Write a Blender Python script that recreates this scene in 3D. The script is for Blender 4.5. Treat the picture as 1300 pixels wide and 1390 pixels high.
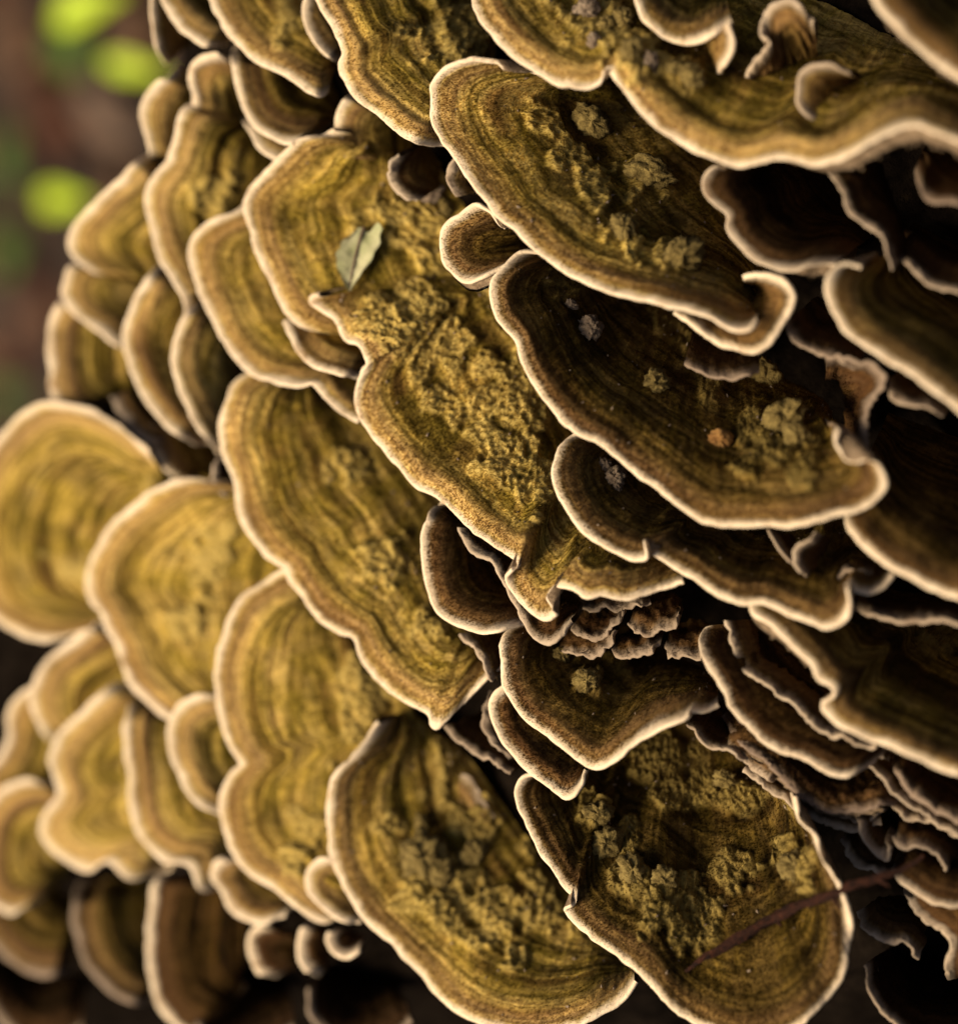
import bpy, math, random
import numpy as np
from mathutils import Matrix, Vector

# ---------------------------------------------------------------- camera, sky, sun, exposure
S = 0.0001            # one pixel of the 1300 x 1390 picture is 0.1 mm in the plane of sharp focus
D = 3500.0            # camera distance to that plane, in the same units
sc = bpy.context.scene
for o in list(bpy.data.objects):
    bpy.data.objects.remove(o)
UP = np.array([-0.76, -0.25, 0.60]); UP /= np.linalg.norm(UP)       # gravity's opposite, in camera axes
XW = np.cross(np.array([0.0, 1.0, 0.0]), UP)
XW /= np.linalg.norm(XW)
YW = np.cross(UP, XW)
R3 = np.array([XW, YW, UP])                                        # camera axes -> world axes
SUN = np.array([-0.76, -0.27, 0.52]); SUN /= np.linalg.norm(SUN)   # towards the sun, camera axes
SUNW = R3 @ SUN
cam_data = bpy.data.cameras.new('camera')
cam = bpy.data.objects.new('camera', cam_data); sc.collection.objects.link(cam)
M4 = Matrix([list(r) + [0] for r in R3.tolist()] + [[0, 0, 0, 1]])
cam.matrix_world = Matrix.Translation(Vector((R3 @ np.array([0, 0, D * S])).tolist())) @ M4
cam_data.sensor_fit = 'VERTICAL'
cam_data.sensor_height = 36.0
cam_data.sensor_width = 36.0
cam_data.lens = 36.0 * D / 1390.0
cam_data.clip_start = 0.01; cam_data.clip_end = 50.0
cam_data.dof.use_dof = True
cam_data.dof.focus_distance = D * S
cam_data.dof.aperture_fstop = cam_data.lens / 1000.0 / 0.0142
sc.camera = cam
sc.render.resolution_x = 957; sc.render.resolution_y = 1024
world = bpy.data.worlds.new("World"); sc.world = world; world.use_nodes = True
wn = world.node_tree.nodes; wn.clear()
sky = wn.new('ShaderNodeTexSky'); sky.sky_type = 'NISHITA'; sky.sun_disc = False
sky.air_density = 1.0; sky.dust_density = 6.0; sky.ozone_density = 0.0
sky.sun_elevation = math.asin(SUNW[2]); sky.sun_rotation = math.atan2(SUNW[0], SUNW[1])
bg = wn.new('ShaderNodeBackground'); bg.inputs['Strength'].default_value = 0.05
wo = wn.new('ShaderNodeOutputWorld')
world.node_tree.links.new(sky.outputs[0], bg.inputs[0]); world.node_tree.links.new(bg.outputs[0], wo.inputs[0])
sun_data = bpy.data.lights.new('sun', 'SUN'); sun_data.energy = 4.9; sun_data.angle = math.radians(30)
sun_data.color = (1.0, 0.82, 0.55)
sun = bpy.data.objects.new('sun', sun_data); sc.collection.objects.link(sun)
sun.rotation_euler = Vector(SUNW.tolist()).to_track_quat('Z', 'Y').to_euler()
sc.view_settings.view_transform = 'Standard'; sc.view_settings.look = 'None'
sc.view_settings.exposure = 0.42; sc.view_settings.gamma = 1.0
sc.cycles.use_denoising = True
sc.cycles.max_bounces = 6; sc.cycles.diffuse_bounces = 3

# ---------------------------------------------------------------- numbers: noise in numpy
rs = np.random.RandomState(7)
def hsh(*a):
    n = np.zeros(np.shape(a[0]), dtype=np.uint32)
    for k, v in enumerate(a):
        n = (n ^ (np.asarray(v).astype(np.int64) & 0xffffffff).astype(np.uint32) * np.uint32([374761393, 668265263, 2246822519, 3266489917][k]))
        n = (n ^ (n >> np.uint32(13))) * np.uint32(1274126177)
    n = n ^ (n >> np.uint32(16))
    return n.astype(np.float64) / 4294967295.0
def noise(x, y, seed=0):
    x = np.asarray(x, float); y = np.asarray(y, float) + 0 * x; x = x + 0 * y
    xi = np.floor(x); yi = np.floor(y); fx = x - xi; fy = y - yi
    fx = fx * fx * (3 - 2 * fx); fy = fy * fy * (3 - 2 * fy)
    s = np.full(x.shape, seed)
    a = hsh(xi, yi, s); b = hsh(xi + 1, yi, s); c = hsh(xi, yi + 1, s); d = hsh(xi + 1, yi + 1, s)
    return (a + (b - a) * fx) * (1 - fy) + (c + (d - c) * fx) * fy - 0.5
def fbm(x, y, seed=0, o=4):
    r = 0; a = 1
    for k in range(o):
        r = r + a * noise(x * 2 ** k, y * 2 ** k, seed + k * 17); a *= .5
    return r
def worley(x, y, seed=0):
    xi = np.floor(x); yi = np.floor(y); best = np.full(x.shape, 9.0)
    for i in (-1, 0, 1):
        for j in (-1, 0, 1):
            cx = xi + i; cy = yi + j; s = np.full(x.shape, seed)
            px = cx + hsh(cx, cy, s); py = cy + hsh(cx, cy, s + 5)
            best = np.minimum(best, np.hypot(px - x, py - y))
    return best
def smooth(a, b, x):
    t = np.clip((x - a) / (b - a), 0, 1); return t * t * (3 - 2 * t)

# ---------------------------------------------------------------- places: (px, py, height towards the camera) -> world
def world_pts(P):
    P = np.asarray(P, float)
    k = (D - P[..., 2]) / D
    c = np.stack([(P[..., 0] - 650) * k, -(P[..., 1] - 695) * k, P[..., 2]], -1) * S
    return c @ R3.T
def world_vec(P, V):
    e = 0.5
    V = V / np.maximum(np.linalg.norm(V, axis=-1, keepdims=True), 1e-9)
    a = world_pts(P + V * e) - world_pts(P)
    return a / np.maximum(np.linalg.norm(a, axis=-1, keepdims=True), 1e-12)
SLOPE = 0.7
def gz(x, y):          # the height the rims reach: the trunk leans nearer to the right
    x = np.asarray(x, float); q = x - 545 - 0.16 * y
    return SLOPE * (q + .12 * np.minimum(q, 0) - np.maximum(q - 120, 0) * (.38 + .17 * smooth(980, 1240, y + 0 * x)))
def depth_at(x):       # the bark lies that much behind the rims
    return np.interp(x, [-100, 100, 400, 800, 1300], [165, 165, 180, 245, 330])

# ---------------------------------------------------------------- materials
MATS = {}
def nodes_of(name):
    m = bpy.data.materials.new(name); m.use_nodes = True
    nt = m.node_tree; nt.nodes.clear()
    out = nt.nodes.new('ShaderNodeOutputMaterial'); b = nt.nodes.new('ShaderNodeBsdfPrincipled')
    nt.links.new(b.outputs[0], out.inputs[0]); MATS[name] = m
    return m, nt, b
class G:
    def __init__(s, nt): s.nt = nt
    def L(s, a, b): s.nt.links.new(a, b)
    def put(s, sock, v):
        if isinstance(v, bpy.types.NodeSocket): s.nt.links.new(v, sock)
        else: sock.default_value = v
    def math(s, op, a, b=0.0, c=None, clamp=False):
        n = s.nt.nodes.new('ShaderNodeMath'); n.operation = op; n.use_clamp = clamp
        s.put(n.inputs[0], a); s.put(n.inputs[1], b)
        if c is not None: s.put(n.inputs[2], c)
        return n.outputs[0]
    def mix(s, f, a, b, mode='MIX'):
        n = s.nt.nodes.new('ShaderNodeMix'); n.data_type = 'RGBA'; n.blend_type = mode
        s.put(n.inputs[0], f); s.put(n.inputs[6], a if isinstance(a, bpy.types.NodeSocket) else (*a, 1)); s.put(n.inputs[7], b if isinstance(b, bpy.types.NodeSocket) else (*b, 1))
        return n.outputs[2]
    def ramp(s, f, stops):
        n = s.nt.nodes.new('ShaderNodeValToRGB'); s.put(n.inputs[0], f)
        e = n.color_ramp.elements
        while len(e) < len(stops): e.new(0.5)
        for k, (p, c) in enumerate(stops):
            e[k].position = p; e[k].color = (*c, 1) if not isinstance(c, float) else (c, c, c, 1)
        return n.outputs[0]
    def noise(s, vec, scale, detail=3, rough=.55):
        n = s.nt.nodes.new('ShaderNodeTexNoise'); n.inputs['Scale'].default_value = scale
        n.inputs['Detail'].default_value = detail; n.inputs['Roughness'].default_value = rough
        if vec is not None: s.L(vec, n.inputs['Vector'])
        return n.outputs[0]
    def comb(s, x, y, z=0.0):
        n = s.nt.nodes.new('ShaderNodeCombineXYZ'); s.put(n.inputs[0], x); s.put(n.inputs[1], y); s.put(n.inputs[2], z); return n.outputs[0]
    def smooth(s, a, b, x):
        n = s.nt.nodes.new('ShaderNodeMapRange'); n.interpolation_type = 'SMOOTHSTEP'
        s.put(n.inputs[0], x); n.inputs[1].default_value = a; n.inputs[2].default_value = b; return n.outputs[0]
    def bump(s, h, dist, strength, b, nrm=None):
        n = s.nt.nodes.new('ShaderNodeBump'); n.inputs['Distance'].default_value = dist; n.inputs['Strength'].default_value = strength
        s.L(h, n.inputs['Height']); s.L(n.outputs[0], b.inputs['Normal'])
    def attr(s, name, t='GEOMETRY'):
        n = s.nt.nodes.new('ShaderNodeAttribute'); n.attribute_type = t; n.attribute_name = name; return n

def cap_material(name, hair=False):
    m, nt, b = nodes_of(name); g = G(nt)
    uv = nt.nodes.new('ShaderNodeUVMap'); uv.uv_map = 'zone'
    sp = nt.nodes.new('ShaderNodeSeparateXYZ'); g.L(uv.outputs[0], sp.inputs[0])
    s_, d_ = sp.outputs[0], sp.outputs[1]                       # both in units of 10 mm
    obj = g.attr('tone', 'OBJECT').outputs['Fac']; sd = g.attr('seed', 'OBJECT').outputs['Fac']
    wob = g.noise(g.comb(s_, d_, sd), 2.2, 3)
    dw = g.math('ADD', d_, g.math('MULTIPLY', g.math('SUBTRACT', wob, .5), 0.07))
    sl = g.math('MULTIPLY', s_, 0.06)
    z1 = g.noise(g.comb(sl, dw, sd), 4.2, 2, .5)                 # broad belts: hue
    z2 = g.noise(g.comb(g.math('MULTIPLY', s_, 0.12), dw, g.math('ADD', sd, 3.0)), 5.6, 3, .68)    # fine rings
    col = g.ramp(z1, [(.30, (.10, .060, .02)), (.41, (.24, .165, .045)), (.47, (.50, .375, .13)), (.535, (.17, .12, .028)), (.61, (.60, .46, .18)), (.71, (.20, .125, .045))])
    alg = g.noise(g.comb(s_, d_, g.math('ADD', sd, 5.0)), 2.4, 3)
    green = g.ramp(z1, [(.32, (.08, .062, .010)), (.41, (.17, .13, .02)), (.48, (.44, .33, .07)), (.54, (.15, .118, .016)), (.61, (.48, .365, .09)), (.70, (.14, .105, .018))])
    ga = g.math('MULTIPLY', g.smooth(.38, .62, alg), g.smooth(.22, .7, dw))
    col = g.mix(g.math('MULTIPLY', ga, .8), col, green)
    zn = z2
    col = g.mix(1.0, col, g.ramp(z2, [(.30, .45), (.40, .55), (.45, 1.0), (.48, .65), (.51, 1.15), (.55, .55), (.60, 1.22), (.64, .8), (.70, 1.35)]), 'MULTIPLY')
    warm = g.mix(obj, (.22, .155, .115), (1.20, 1.11, .82))  # low tone: browner caps, their colour also lowered to stand in for shade
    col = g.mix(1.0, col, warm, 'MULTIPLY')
    blot = g.noise(g.comb(s_, d_, g.math('ADD', sd, 9.0)), 1.3, 3, .6)
    col = g.mix(1.0, col, g.ramp(blot, [(.28, .62), (.5, 1.0), (.72, 1.15)]), 'MULTIPLY')
    # brown hairy belt just inside the margin
    belt = g.math('MULTIPLY', g.smooth(.09, .17, dw), g.math('SUBTRACT', 1.0, g.smooth(.20, .46, dw)))
    tan = g.mix(g.smooth(.35, .65, g.noise(g.comb(sl, dw, sd), 9.0, 3)), (.26, .145, .065), (.52, .345, .165))
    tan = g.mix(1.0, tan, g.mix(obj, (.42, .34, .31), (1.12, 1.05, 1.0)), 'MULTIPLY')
    col = g.mix(g.math('MULTIPLY', belt, .45), col, tan)
    painted_shade = g.attr('painted_shade', 'OBJECT').outputs['Fac']
    col = g.mix(1.0, col, g.mix(painted_shade, (1, 1, 1), (.22, .19, .17)), 'MULTIPLY')  # darkens the colour of whole caps in dim areas, in place of shade
    # crumbs of growth
    lump = g.attr('lump').outputs['Fac']
    lc = g.mix(g.noise(g.comb(s_, d_), 14.0, 3), (.34, .25, .06), (.62, .47, .16))
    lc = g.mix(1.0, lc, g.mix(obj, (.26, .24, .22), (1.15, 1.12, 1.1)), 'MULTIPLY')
    col = g.mix(g.math('MULTIPLY', lump, .8, clamp=True), col, lc)
    fib = g.noise(g.comb(g.math('MULTIPLY', s_, 26.0), g.math('MULTIPLY', d_, 9.0), sd), 1.0, 3, .6)
    speck = g.noise(g.comb(s_, d_), 30.0, 2, .7)
    col = g.mix(1.0, col, g.ramp(fib, [(.3, .75), (.5, 1.0), (.7, 1.25)] if not hair else [(.3, .92), (.7, 1.1)]), 'MULTIPLY')
    # pale margin
    mv = g.noise(g.comb(s_, 0.0, sd), 2.6, 4, .62)
    mw = g.math('ADD', g.math('MULTIPLY', mv, .16), g.math('MULTIPLY', fib, .05 if not hair else .01))
    mf = g.math('SUBTRACT', 1.0, g.smooth(.03, .16, g.math('SUBTRACT', g.math('ADD', d_, .116), mw)))
    cream = g.mix(g.noise(g.comb(s_, d_, sd), 6.0, 4, .6), (.50, .36, .23), (.86, .73, .56))
    cream = g.mix(g.smooth(.60, .75, g.noise(g.comb(s_, d_, g.math('ADD', sd, 20.0)), 1.6, 4, .6)), cream, (.36, .24, .14))
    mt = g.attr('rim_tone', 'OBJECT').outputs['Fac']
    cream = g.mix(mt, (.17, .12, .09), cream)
    col = g.mix(mf, col, cream)
    if hair:
        r = g.attr('rnd').outputs['Fac']
        col = g.mix(1.0, col, g.mix(mf, g.ramp(r, [(0.0, 1.0), (.6, 1.1), (1.0, 1.35)]), (1, 1, 1)), 'MULTIPLY')
    g.L(col, b.inputs['Base Color']); b.inputs['Roughness'].default_value = .95
    b.inputs['Specular IOR Level'].default_value = .08
    if hair:
        tr = nt.nodes.new('ShaderNodeBsdfTranslucent'); mx = nt.nodes.new('ShaderNodeMixShader'); mx.inputs[0].default_value = .6
        out = [n for n in nt.nodes if n.type == 'OUTPUT_MATERIAL'][0]
        g.L(col, tr.inputs['Color']); g.L(b.outputs[0], mx.inputs[1]); g.L(tr.outputs[0], mx.inputs[2]); g.L(mx.outputs[0], out.inputs[0])
    if not hair:
        b.inputs['Sheen Weight'].default_value = .0
        h = g.math('ADD', g.math('MULTIPLY', fib, .5), g.math('ADD', g.math('MULTIPLY', speck, .6), g.math('MULTIPLY', zn, 1.0)))
        g.bump(h, 0.00030, .6, b)
    return m
cap_material('zoned_velvet'); cap_material('zoned_hair', True)
def simple(name, c1, c2, scale, rough=.9, dist=.0004, bs=.6, c3=None, spec=.2):
    m, nt, b = nodes_of(name); g = G(nt)
    tc = nt.nodes.new('ShaderNodeTexCoord').outputs['Object']
    n1 = g.noise(tc, scale, 5, .6)
    st = [(.35, c1), (.65, c2)] + ([(.8, c3)] if c3 else [])
    g.L(g.ramp(n1, st), b.inputs['Base Color']); b.inputs['Roughness'].default_value = rough
    b.inputs['Specular IOR Level'].default_value = spec
    g.bump(g.noise(tc, scale * 3, 4, .7), dist, bs, b)
    return m
simple('pore_underside', (.13, .085, .05), (.33, .235, .15), 900, dist=.0006, bs=.9)
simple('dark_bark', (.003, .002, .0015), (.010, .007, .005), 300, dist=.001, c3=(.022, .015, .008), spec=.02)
simple('forest_soil', (.008, .005, .004), (.03, .018, .013), 40, dist=.004, c3=(.08, .05, .035))
simple('crumb_growth', (.11, .075, .022), (.30, .22, .075), 900, dist=.0006, bs=1)
simple('grey_crumb', (.17, .12, .085), (.38, .29, .21), 900, dist=.0006, bs=1)
simple('orange_crumb', (.28, .13, .04), (.50, .28, .09), 900, dist=.0006, bs=1)
simple('twig_bark', (.012, .004, .003), (.075, .023, .011), 1500, rough=.8, dist=.0008, bs=1, c3=(.22, .09, .05), spec=.2)
simple('fresh_green_leaf', (.30, .44, .012), (.55, .66, .03), 60, rough=.45, spec=.4)
simple('dark_green_leaf', (.03, .06, .008), (.08, .13, .02), 60, rough=.6)
simple('dry_leaf', (.05, .025, .012), (.13, .07, .04), 60, rough=.7)
simple('red_leaf', (.04, .012, .006), (.10, .035, .018), 60, rough=.7)
simple('pale_leaf', (.08, .05, .035), (.18, .12, .09), 60, rough=.7)
simple('moss', (.02, .03, .005), (.07, .09, .012), 90)
simple('faded_leaf', (.30, .31, .15), (.46, .43, .27), 250, rough=.6, dist=.0003, c3=(.42, .30, .20))

# ---------------------------------------------------------------- meshes
def mesh(name, V, F, mat, parent=None, normals=None, uv=None, attrs=None, smoothed=True):
    V = np.asarray(V, np.float32); F = np.asarray(F, np.int32)
    me = bpy.data.meshes.new(name)
    k = F.shape[1]
    me.vertices.add(len(V)); me.vertices.foreach_set('co', V.ravel())
    me.loops.add(F.size); me.loops.foreach_set('vertex_index', F.ravel())
    me.polygons.add(len(F)); me.polygons.foreach_set('loop_start', np.arange(0, F.size, k, dtype=np.int32))
    me.polygons.foreach_set('loop_total', np.full(len(F), k, np.int32))
    me.update(calc_edges=True)
    me.polygons.foreach_set('use_smooth', np.full(len(F), smoothed, bool))
    if uv is not None:
        l = me.uv_layers.new(name='zone'); l.data.foreach_set('uv', np.asarray(uv, np.float32)[F.ravel()].ravel())
    for an, av in (attrs or {}).items():
        a = me.attributes.new(an, 'FLOAT', 'POINT'); a.data.foreach_set('value', np.asarray(av, np.float32))
    me.materials.append(MATS[mat])
    if normals is not None:
        me.normals_split_custom_set_from_vertices(np.asarray(normals, np.float32).tolist())
    o = bpy.data.objects.new(name, me); sc.collection.objects.link(o)
    if parent is not None: o.parent = parent
    return o
def grid_faces(n, m, flip=False):
    i = np.arange(n - 1)[:, None] * m + np.arange(m - 1)[None, :]
    f = np.stack([i, i + 1, i + m + 1, i + m], -1).reshape(-1, 4)
    return f[:, ::-1] if flip else f
def thing(name, label, cat, group=None, loc=None):
    o = bpy.data.objects.new(name, None); sc.collection.objects.link(o)
    o.empty_display_size = .002; o['label'] = label; o['category'] = cat
    if group: o['group'] = group
    if loc is not None: o.location = loc
    return o
def catmull(P, step):
    P = np.asarray(P, float)
    Q = np.vstack([2 * P[0] - P[1], P, 2 * P[-1] - P[-2]]); out = []
    for i in range(1, len(Q) - 2):
        t = np.linspace(0, 1, 24, endpoint=False)[:, None]
        p0, p1, p2, p3 = Q[i - 1], Q[i], Q[i + 1], Q[i + 2]
        out.append(.5 * ((2 * p1) + (-p0 + p2) * t + (2 * p0 - 5 * p1 + 4 * p2 - p3) * t ** 2 + (-p0 + 3 * p1 - 3 * p2 + p3) * t ** 3))
    out = np.vstack(out + [P[-1:]])
    L = np.r_[0, np.cumsum(np.hypot(*np.diff(out, axis=0).T))]
    n = max(int(L[-1] / step), 6) if step > 0 else int(-step)
    s = np.linspace(0, L[-1], n)
    return np.stack([np.interp(s, L, out[:, 0]), np.interp(s, L, out[:, 1])], -1), s
SURF = {}
def norms(P):
    du = np.gradient(P, axis=1); dv = np.gradient(P, axis=0)
    n = np.cross(dv, du); l = np.linalg.norm(n, axis=-1, keepdims=True)
    return n / np.maximum(l, 1e-9)
GROUP = 'bracket fungus caps growing in tiers on the trunk'
COUNT = [0]
def grow(key, label, rim, hinge, off=0, e0=90, e1=90, res=5.0, T=6.5, W=10.5, lumps=(), lumpy=0.0, skirt=(), hair=0.0, tone=.5,
         rim_tone=1.0, dep=250, delta=55., wave=9., dome=0., parent=None, zadj=(), hl=1.0, painted_shade=0.0, rough=0.0, crinkle=1.0):
    COUNT[0] += 1; seed = COUNT[0] * 31; W = W * .85 if W > 11 else W; T = T * .8
    R, s = catmull(rim, res); N = len(R)
    H, _ = catmull(hinge, -N) if len(hinge) > 2 else (np.stack([np.linspace(hinge[0][k], hinge[-1][k], N) for k in (0, 1)], -1), 0)
    tan = np.gradient(R, axis=0); tan /= np.maximum(np.linalg.norm(tan, axis=1, keepdims=True), 1e-6)
    nr = np.stack([tan[:, 1], -tan[:, 0]], -1)
    wig = noise(s / 34, 0 * s, seed) * 5.0 * crinkle + noise(s / 13, 0 * s, seed + 1) * 2.6 * crinkle + noise(s / 5.5, 0 * s, seed + 2) * (1.2 * crinkle + 6 * rough)
    R = R + nr * wig[:, None]
    Lr = np.linalg.norm(R - H, axis=1); dirn = (R - H) / Lr[:, None]
    sa = np.clip(np.abs(dirn[:, 0] * tan[:, 1] - dirn[:, 1] * tan[:, 0]), .45, 1)
    ker = np.ones(9) / 9; sa = np.convolve(np.pad(sa, 4, mode='edge'), ker, 'valid')
    dmax = Lr * sa
    u = s / s[-1]
    E = e0 * (1 - smooth(0, .16, u)) ** 1.3 + e1 * smooth(.84, 1, u) ** 1.3
    zr = gz(R[:, 0], R[:, 1]) + off - E
    for (a, b, w) in zadj: zr = zr + w * np.exp(-((u - a) / b) ** 2)
    zr = zr + noise(s / 70, 0 * s, seed + 3) * wave * 2.0
    zh = gz(H[:, 0], H[:, 1]) - depth_at(H[:, 0]) * dep / 250
    zh = np.minimum(zh, zr + .55 * Lr)
    sk = np.zeros(N)
    for (a, b, w) in skirt: sk = np.maximum(sk, w * smooth(a - .06, a + .06, u) * (1 - smooth(b - .06, b + .06, u)))
    r = T / 2
    nin = max(int(np.percentile(Lr, 90) / (res * 1.0)), 6)
    dm = [r, r + (W - r) * .33, r + (W - r) * .66, W]
    Dm = np.array([np.minimum(d, .8 * dmax) for d in dm])                    # margin rows, from the rim inwards
    f = np.linspace(0, 1, nin + 1)[1:, None]
    Din = Dm[-1] + (dmax - Dm[-1]) * f
    Dt = np.vstack([Dm, Din])[::-1]                                          # from hinge to margin
    v = 1 - Dt / dmax
    # the outline relaxes inwards, so that notches in the rim do not crease the whole cap
    sig = [0, 6, 14, 28, 50]; Rv = [R]
    for g_ in sig[1:]:
        k_ = int(3 * g_ / res) + 1; kk = np.exp(-.5 * (np.arange(-k_, k_ + 1) * res / g_) ** 2); kk /= kk.sum()
        pre = 2 * R[0] - R[1:k_ + 1][::-1] if k_ < N else np.repeat(R[:1], k_, 0); post = 2 * R[-1] - R[-k_ - 1:-1][::-1] if k_ < N else np.repeat(R[-1:], k_, 0)
        Q_ = np.vstack([pre, R, post]); Rv.append(np.stack([np.convolve(Q_[:, c], kk, 'valid') for c in (0, 1)], -1))
    Rv = np.array(Rv); fs = np.interp(np.minimum(Dt * .7, 50), sig, range(5)); i0 = np.minimum(fs.astype(int), 3); fr = fs - i0
    jj = np.broadcast_to(np.arange(N), i0.shape)
    RX = Rv[i0, jj] * (1 - fr)[..., None] + Rv[i0 + 1, jj] * fr[..., None]
    X = H[None, :, 0] + (RX[..., 0] - H[None, :, 0]) * v; Y = H[None, :, 1] + (RX[..., 1] - H[None, :, 1]) * v
    dl = delta * np.minimum(1, dmax / (3 * delta)); fall = lambda q: q - dl * (1 - np.exp(-q / dl))
    Z = zr + (zh - zr) * fall(Dt) / fall(dmax) + dome * np.sin(np.pi * np.clip(v, 0, 1)) - 7 * (1 - smooth(0, 30, Dt)) 
    Sg = np.broadcast_to(s, X.shape)
    Z = Z + wave * noise(Sg / 46 + 0 * X, Dt / 160, seed + 4) * smooth(0, .5, v) * 1.3
    P = np.stack([X, Y, Z], -1)
    n0 = norms(P)
    flip = n0[..., 2].mean() < 0
    if flip: n0 = -n0
    # relief: growth rings, radial puckers, crumbs
    inn = smooth(W - 1, W + 14, Dt)
    med = np.median(dmax); c60 = np.minimum(60., .5 * dmax)
    De = np.where(Dt > c60, c60 + (Dt - c60) / np.maximum(dmax - c60, 1) * np.maximum(med - c60, 8), Dt)      # rings close round the attachment
    dd = De + 6 * fbm(X / 110, Y / 110, seed + 5, 2)
    h = 7.5 * fbm(dd / 17, Sg / 900, seed + 6, 2) * inn + 6 * fbm(dd / 40, Sg / 600, seed + 16, 2) * inn + 1.2 * fbm(X / 9, Y / 9, seed + 7, 2) * inn
    h += 1.6 * fbm(Sg / 7, Dt / 30, seed + 8, 2) * inn
    h += 1.1 * noise(Sg / 6, Dt / 8, seed + 8) + 5 * rough * fbm(X / 8, Y / 8, seed + 9, 3)
    mask = np.zeros_like(X)
    for (a, b, rr) in lumps:
        q = np.hypot(X - a, Y - b) / rr + 1.1 * fbm(X / 22, Y / 22, seed + 11, 3)
        mask = np.maximum(mask, 1 - smooth(.72, 1.0, q))
    if lumpy > 0:
        q = fbm(X / 60, Y / 60, seed + 12, 3) + (1 - smooth(.15, .95, v)) * .45 - .62 + lumpy * .5
        mask = np.maximum(mask, smooth(.0, .18, q) * smooth(W + 15, W + 50, Dt))
    bl = np.clip(1 - worley(X / 17, Y / 17, seed + 13) * 1.05, 0, 1); bl2 = np.clip(1 - worley(X / 7.5, Y / 7.5, seed + 14), 0, 1)
    gr = fbm(X / 5, Y / 5, seed + 15, 3)
    h += mask * (2.5 + 3.5 * bl + 4 * bl2 + 5 * gr + 3 * fbm(X / 2.6, Y / 2.6, seed + 18, 1))
    lump = mask * np.clip(.15 + bl + .3 * bl2 + .5 * gr, 0, 1)
    P = P + n0 * h[..., None]
    # rounded edge and underside
    nE = n0[-1]; ev = P[-1] - P[-3]; ev /= np.maximum(np.linalg.norm(ev, axis=1, keepdims=True), 1e-6)
    rows = [P]; dr = [Dt]
    base = P[-1]; stretch = (1 / sa)[:, None]
    edge = []
    for ph in np.radians([30, 60, 90, 120, 150, 180]):
        edge.append(base + ev * r * math.sin(ph) * stretch - nE * (r - r * math.cos(ph)))
    dr[0] = De
    E_ = np.array(edge); rows.append(E_); dr.append(np.tile(np.array([r * .5, r * .15, 0, 0, .5 * r, r])[:, None], (1, N)))
    ks = [-4 - 1, -8]; bot = []; bd = []
    idx = [i for i in np.unique(np.linspace(0, len(P) - 2, 9).astype(int))][::-1]
    for j, i in enumerate(idx):
        d = Dt[i]
        th = T + (0 if j == 0 else 1) * sk * smooth(0, 16, d) * (1 - smooth(60, 160, d)) + .05 * d
        Pb = np.stack([X[i], Y[i], Z[i]], -1) - n0[i] * th[:, None]
        bot.append(Pb); bd.append(d)
    if sk.max() > 0:
        lip = E_[-1] - nE * sk[:, None] * .9 + ev * (sk * .25 + noise(s / 7, s * 0, seed + 20) * 5 * smooth(0, 8, sk))[:, None]
        lip2 = E_[-1] - nE * sk[:, None] * .45 + ev * (sk * .12)[:, None] 
        bot = [lip2, lip] + bot; bd = [Dt[-1], Dt[-1]] + bd
    rows.append(np.array(bot)); dr.append(np.array(bd))
    A = np.concatenate(rows, 0); DD = np.concatenate(dr, 0)
    Nn = norms(A)
    if flip: Nn = -Nn
    nt, ne = len(P), 6
    Wp = world_pts(A); 
    Wn = norms(Wp)
    if (Wn[:nt] * (Nn[:nt] @ R3.T)).sum() < 0: Wn = -Wn
    lm = np.zeros(A.shape[:2]); lm[:nt] = lump
    uvs = np.stack([np.broadcast_to(s / 100 + COUNT[0] * 7.3, DD.shape), DD / 100], -1)
    own = parent is None
    if own:
        c = world_pts(np.array([H[N // 2, 0], H[N // 2, 1], zh[N // 2]]))
        root = thing('bracket_fungus', label, 'bracket fungus', GROUP, c.tolist())
    else: root = parent
    org = np.array(root.location)
    # winding: faces must agree with Wn
    fx = np.cross(Wp[1, 1] - Wp[0, 0], Wp[1, 0] - Wp[0, 1])
    a0, a1, a2 = Wp[2, N // 2], Wp[2, N // 2 + 1], Wp[3, N // 2 + 1]
    fl = np.dot(np.cross(a1 - a0, a2 - a0), Wn[2, N // 2]) < 0
    def piece(nm, i0, i1, mat):
        b = A[i0:i1]
        o = mesh(nm, (Wp[i0:i1] - org).reshape(-1, 3), grid_faces(i1 - i0, N, fl), mat, root,
                 Wn[i0:i1].reshape(-1, 3), uvs[i0:i1].reshape(-1, 2), {'lump': lm[i0:i1].ravel()})
        o['tone'] = float(tone); o['seed'] = float(seed % 97) * .7; o['rim_tone'] = float(rim_tone); o['painted_shade'] = float(painted_shade)
        return o
    piece('cap' if own else 'lobe', 0, nt - 3, 'zoned_velvet')
    piece('margin', nt - 4, nt + ne - 1, 'zoned_velvet')
    piece('pore_surface', nt + ne - 2, len(A), 'pore_underside')
    SURF[key] = (P, n0, root, h)
    # hair: one thin blade each, combed outwards
    if hair > 0:
        cell = np.abs((X[1:, 1:] - X[:-1, :-1]) * (Y[1:, :-1] - Y[:-1, 1:]) - (Y[1:, 1:] - Y[:-1, :-1]) * (X[1:, :-1] - X[:-1, 1:])) / 2
        vis = (X[:-1, :-1] > -30) & (X[:-1, :-1] < 1330) & (Y[:-1, :-1] > -30) & (Y[:-1, :-1] < 1420) & (v[:-1, :-1] > .06)
        nm_ = 1.0 - .55 * (Dt[:-1, :-1] < W)
        w = (cell * vis * nm_).ravel(); tot = w.sum()
        cnt = int(tot * hair * 1.2)
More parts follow.
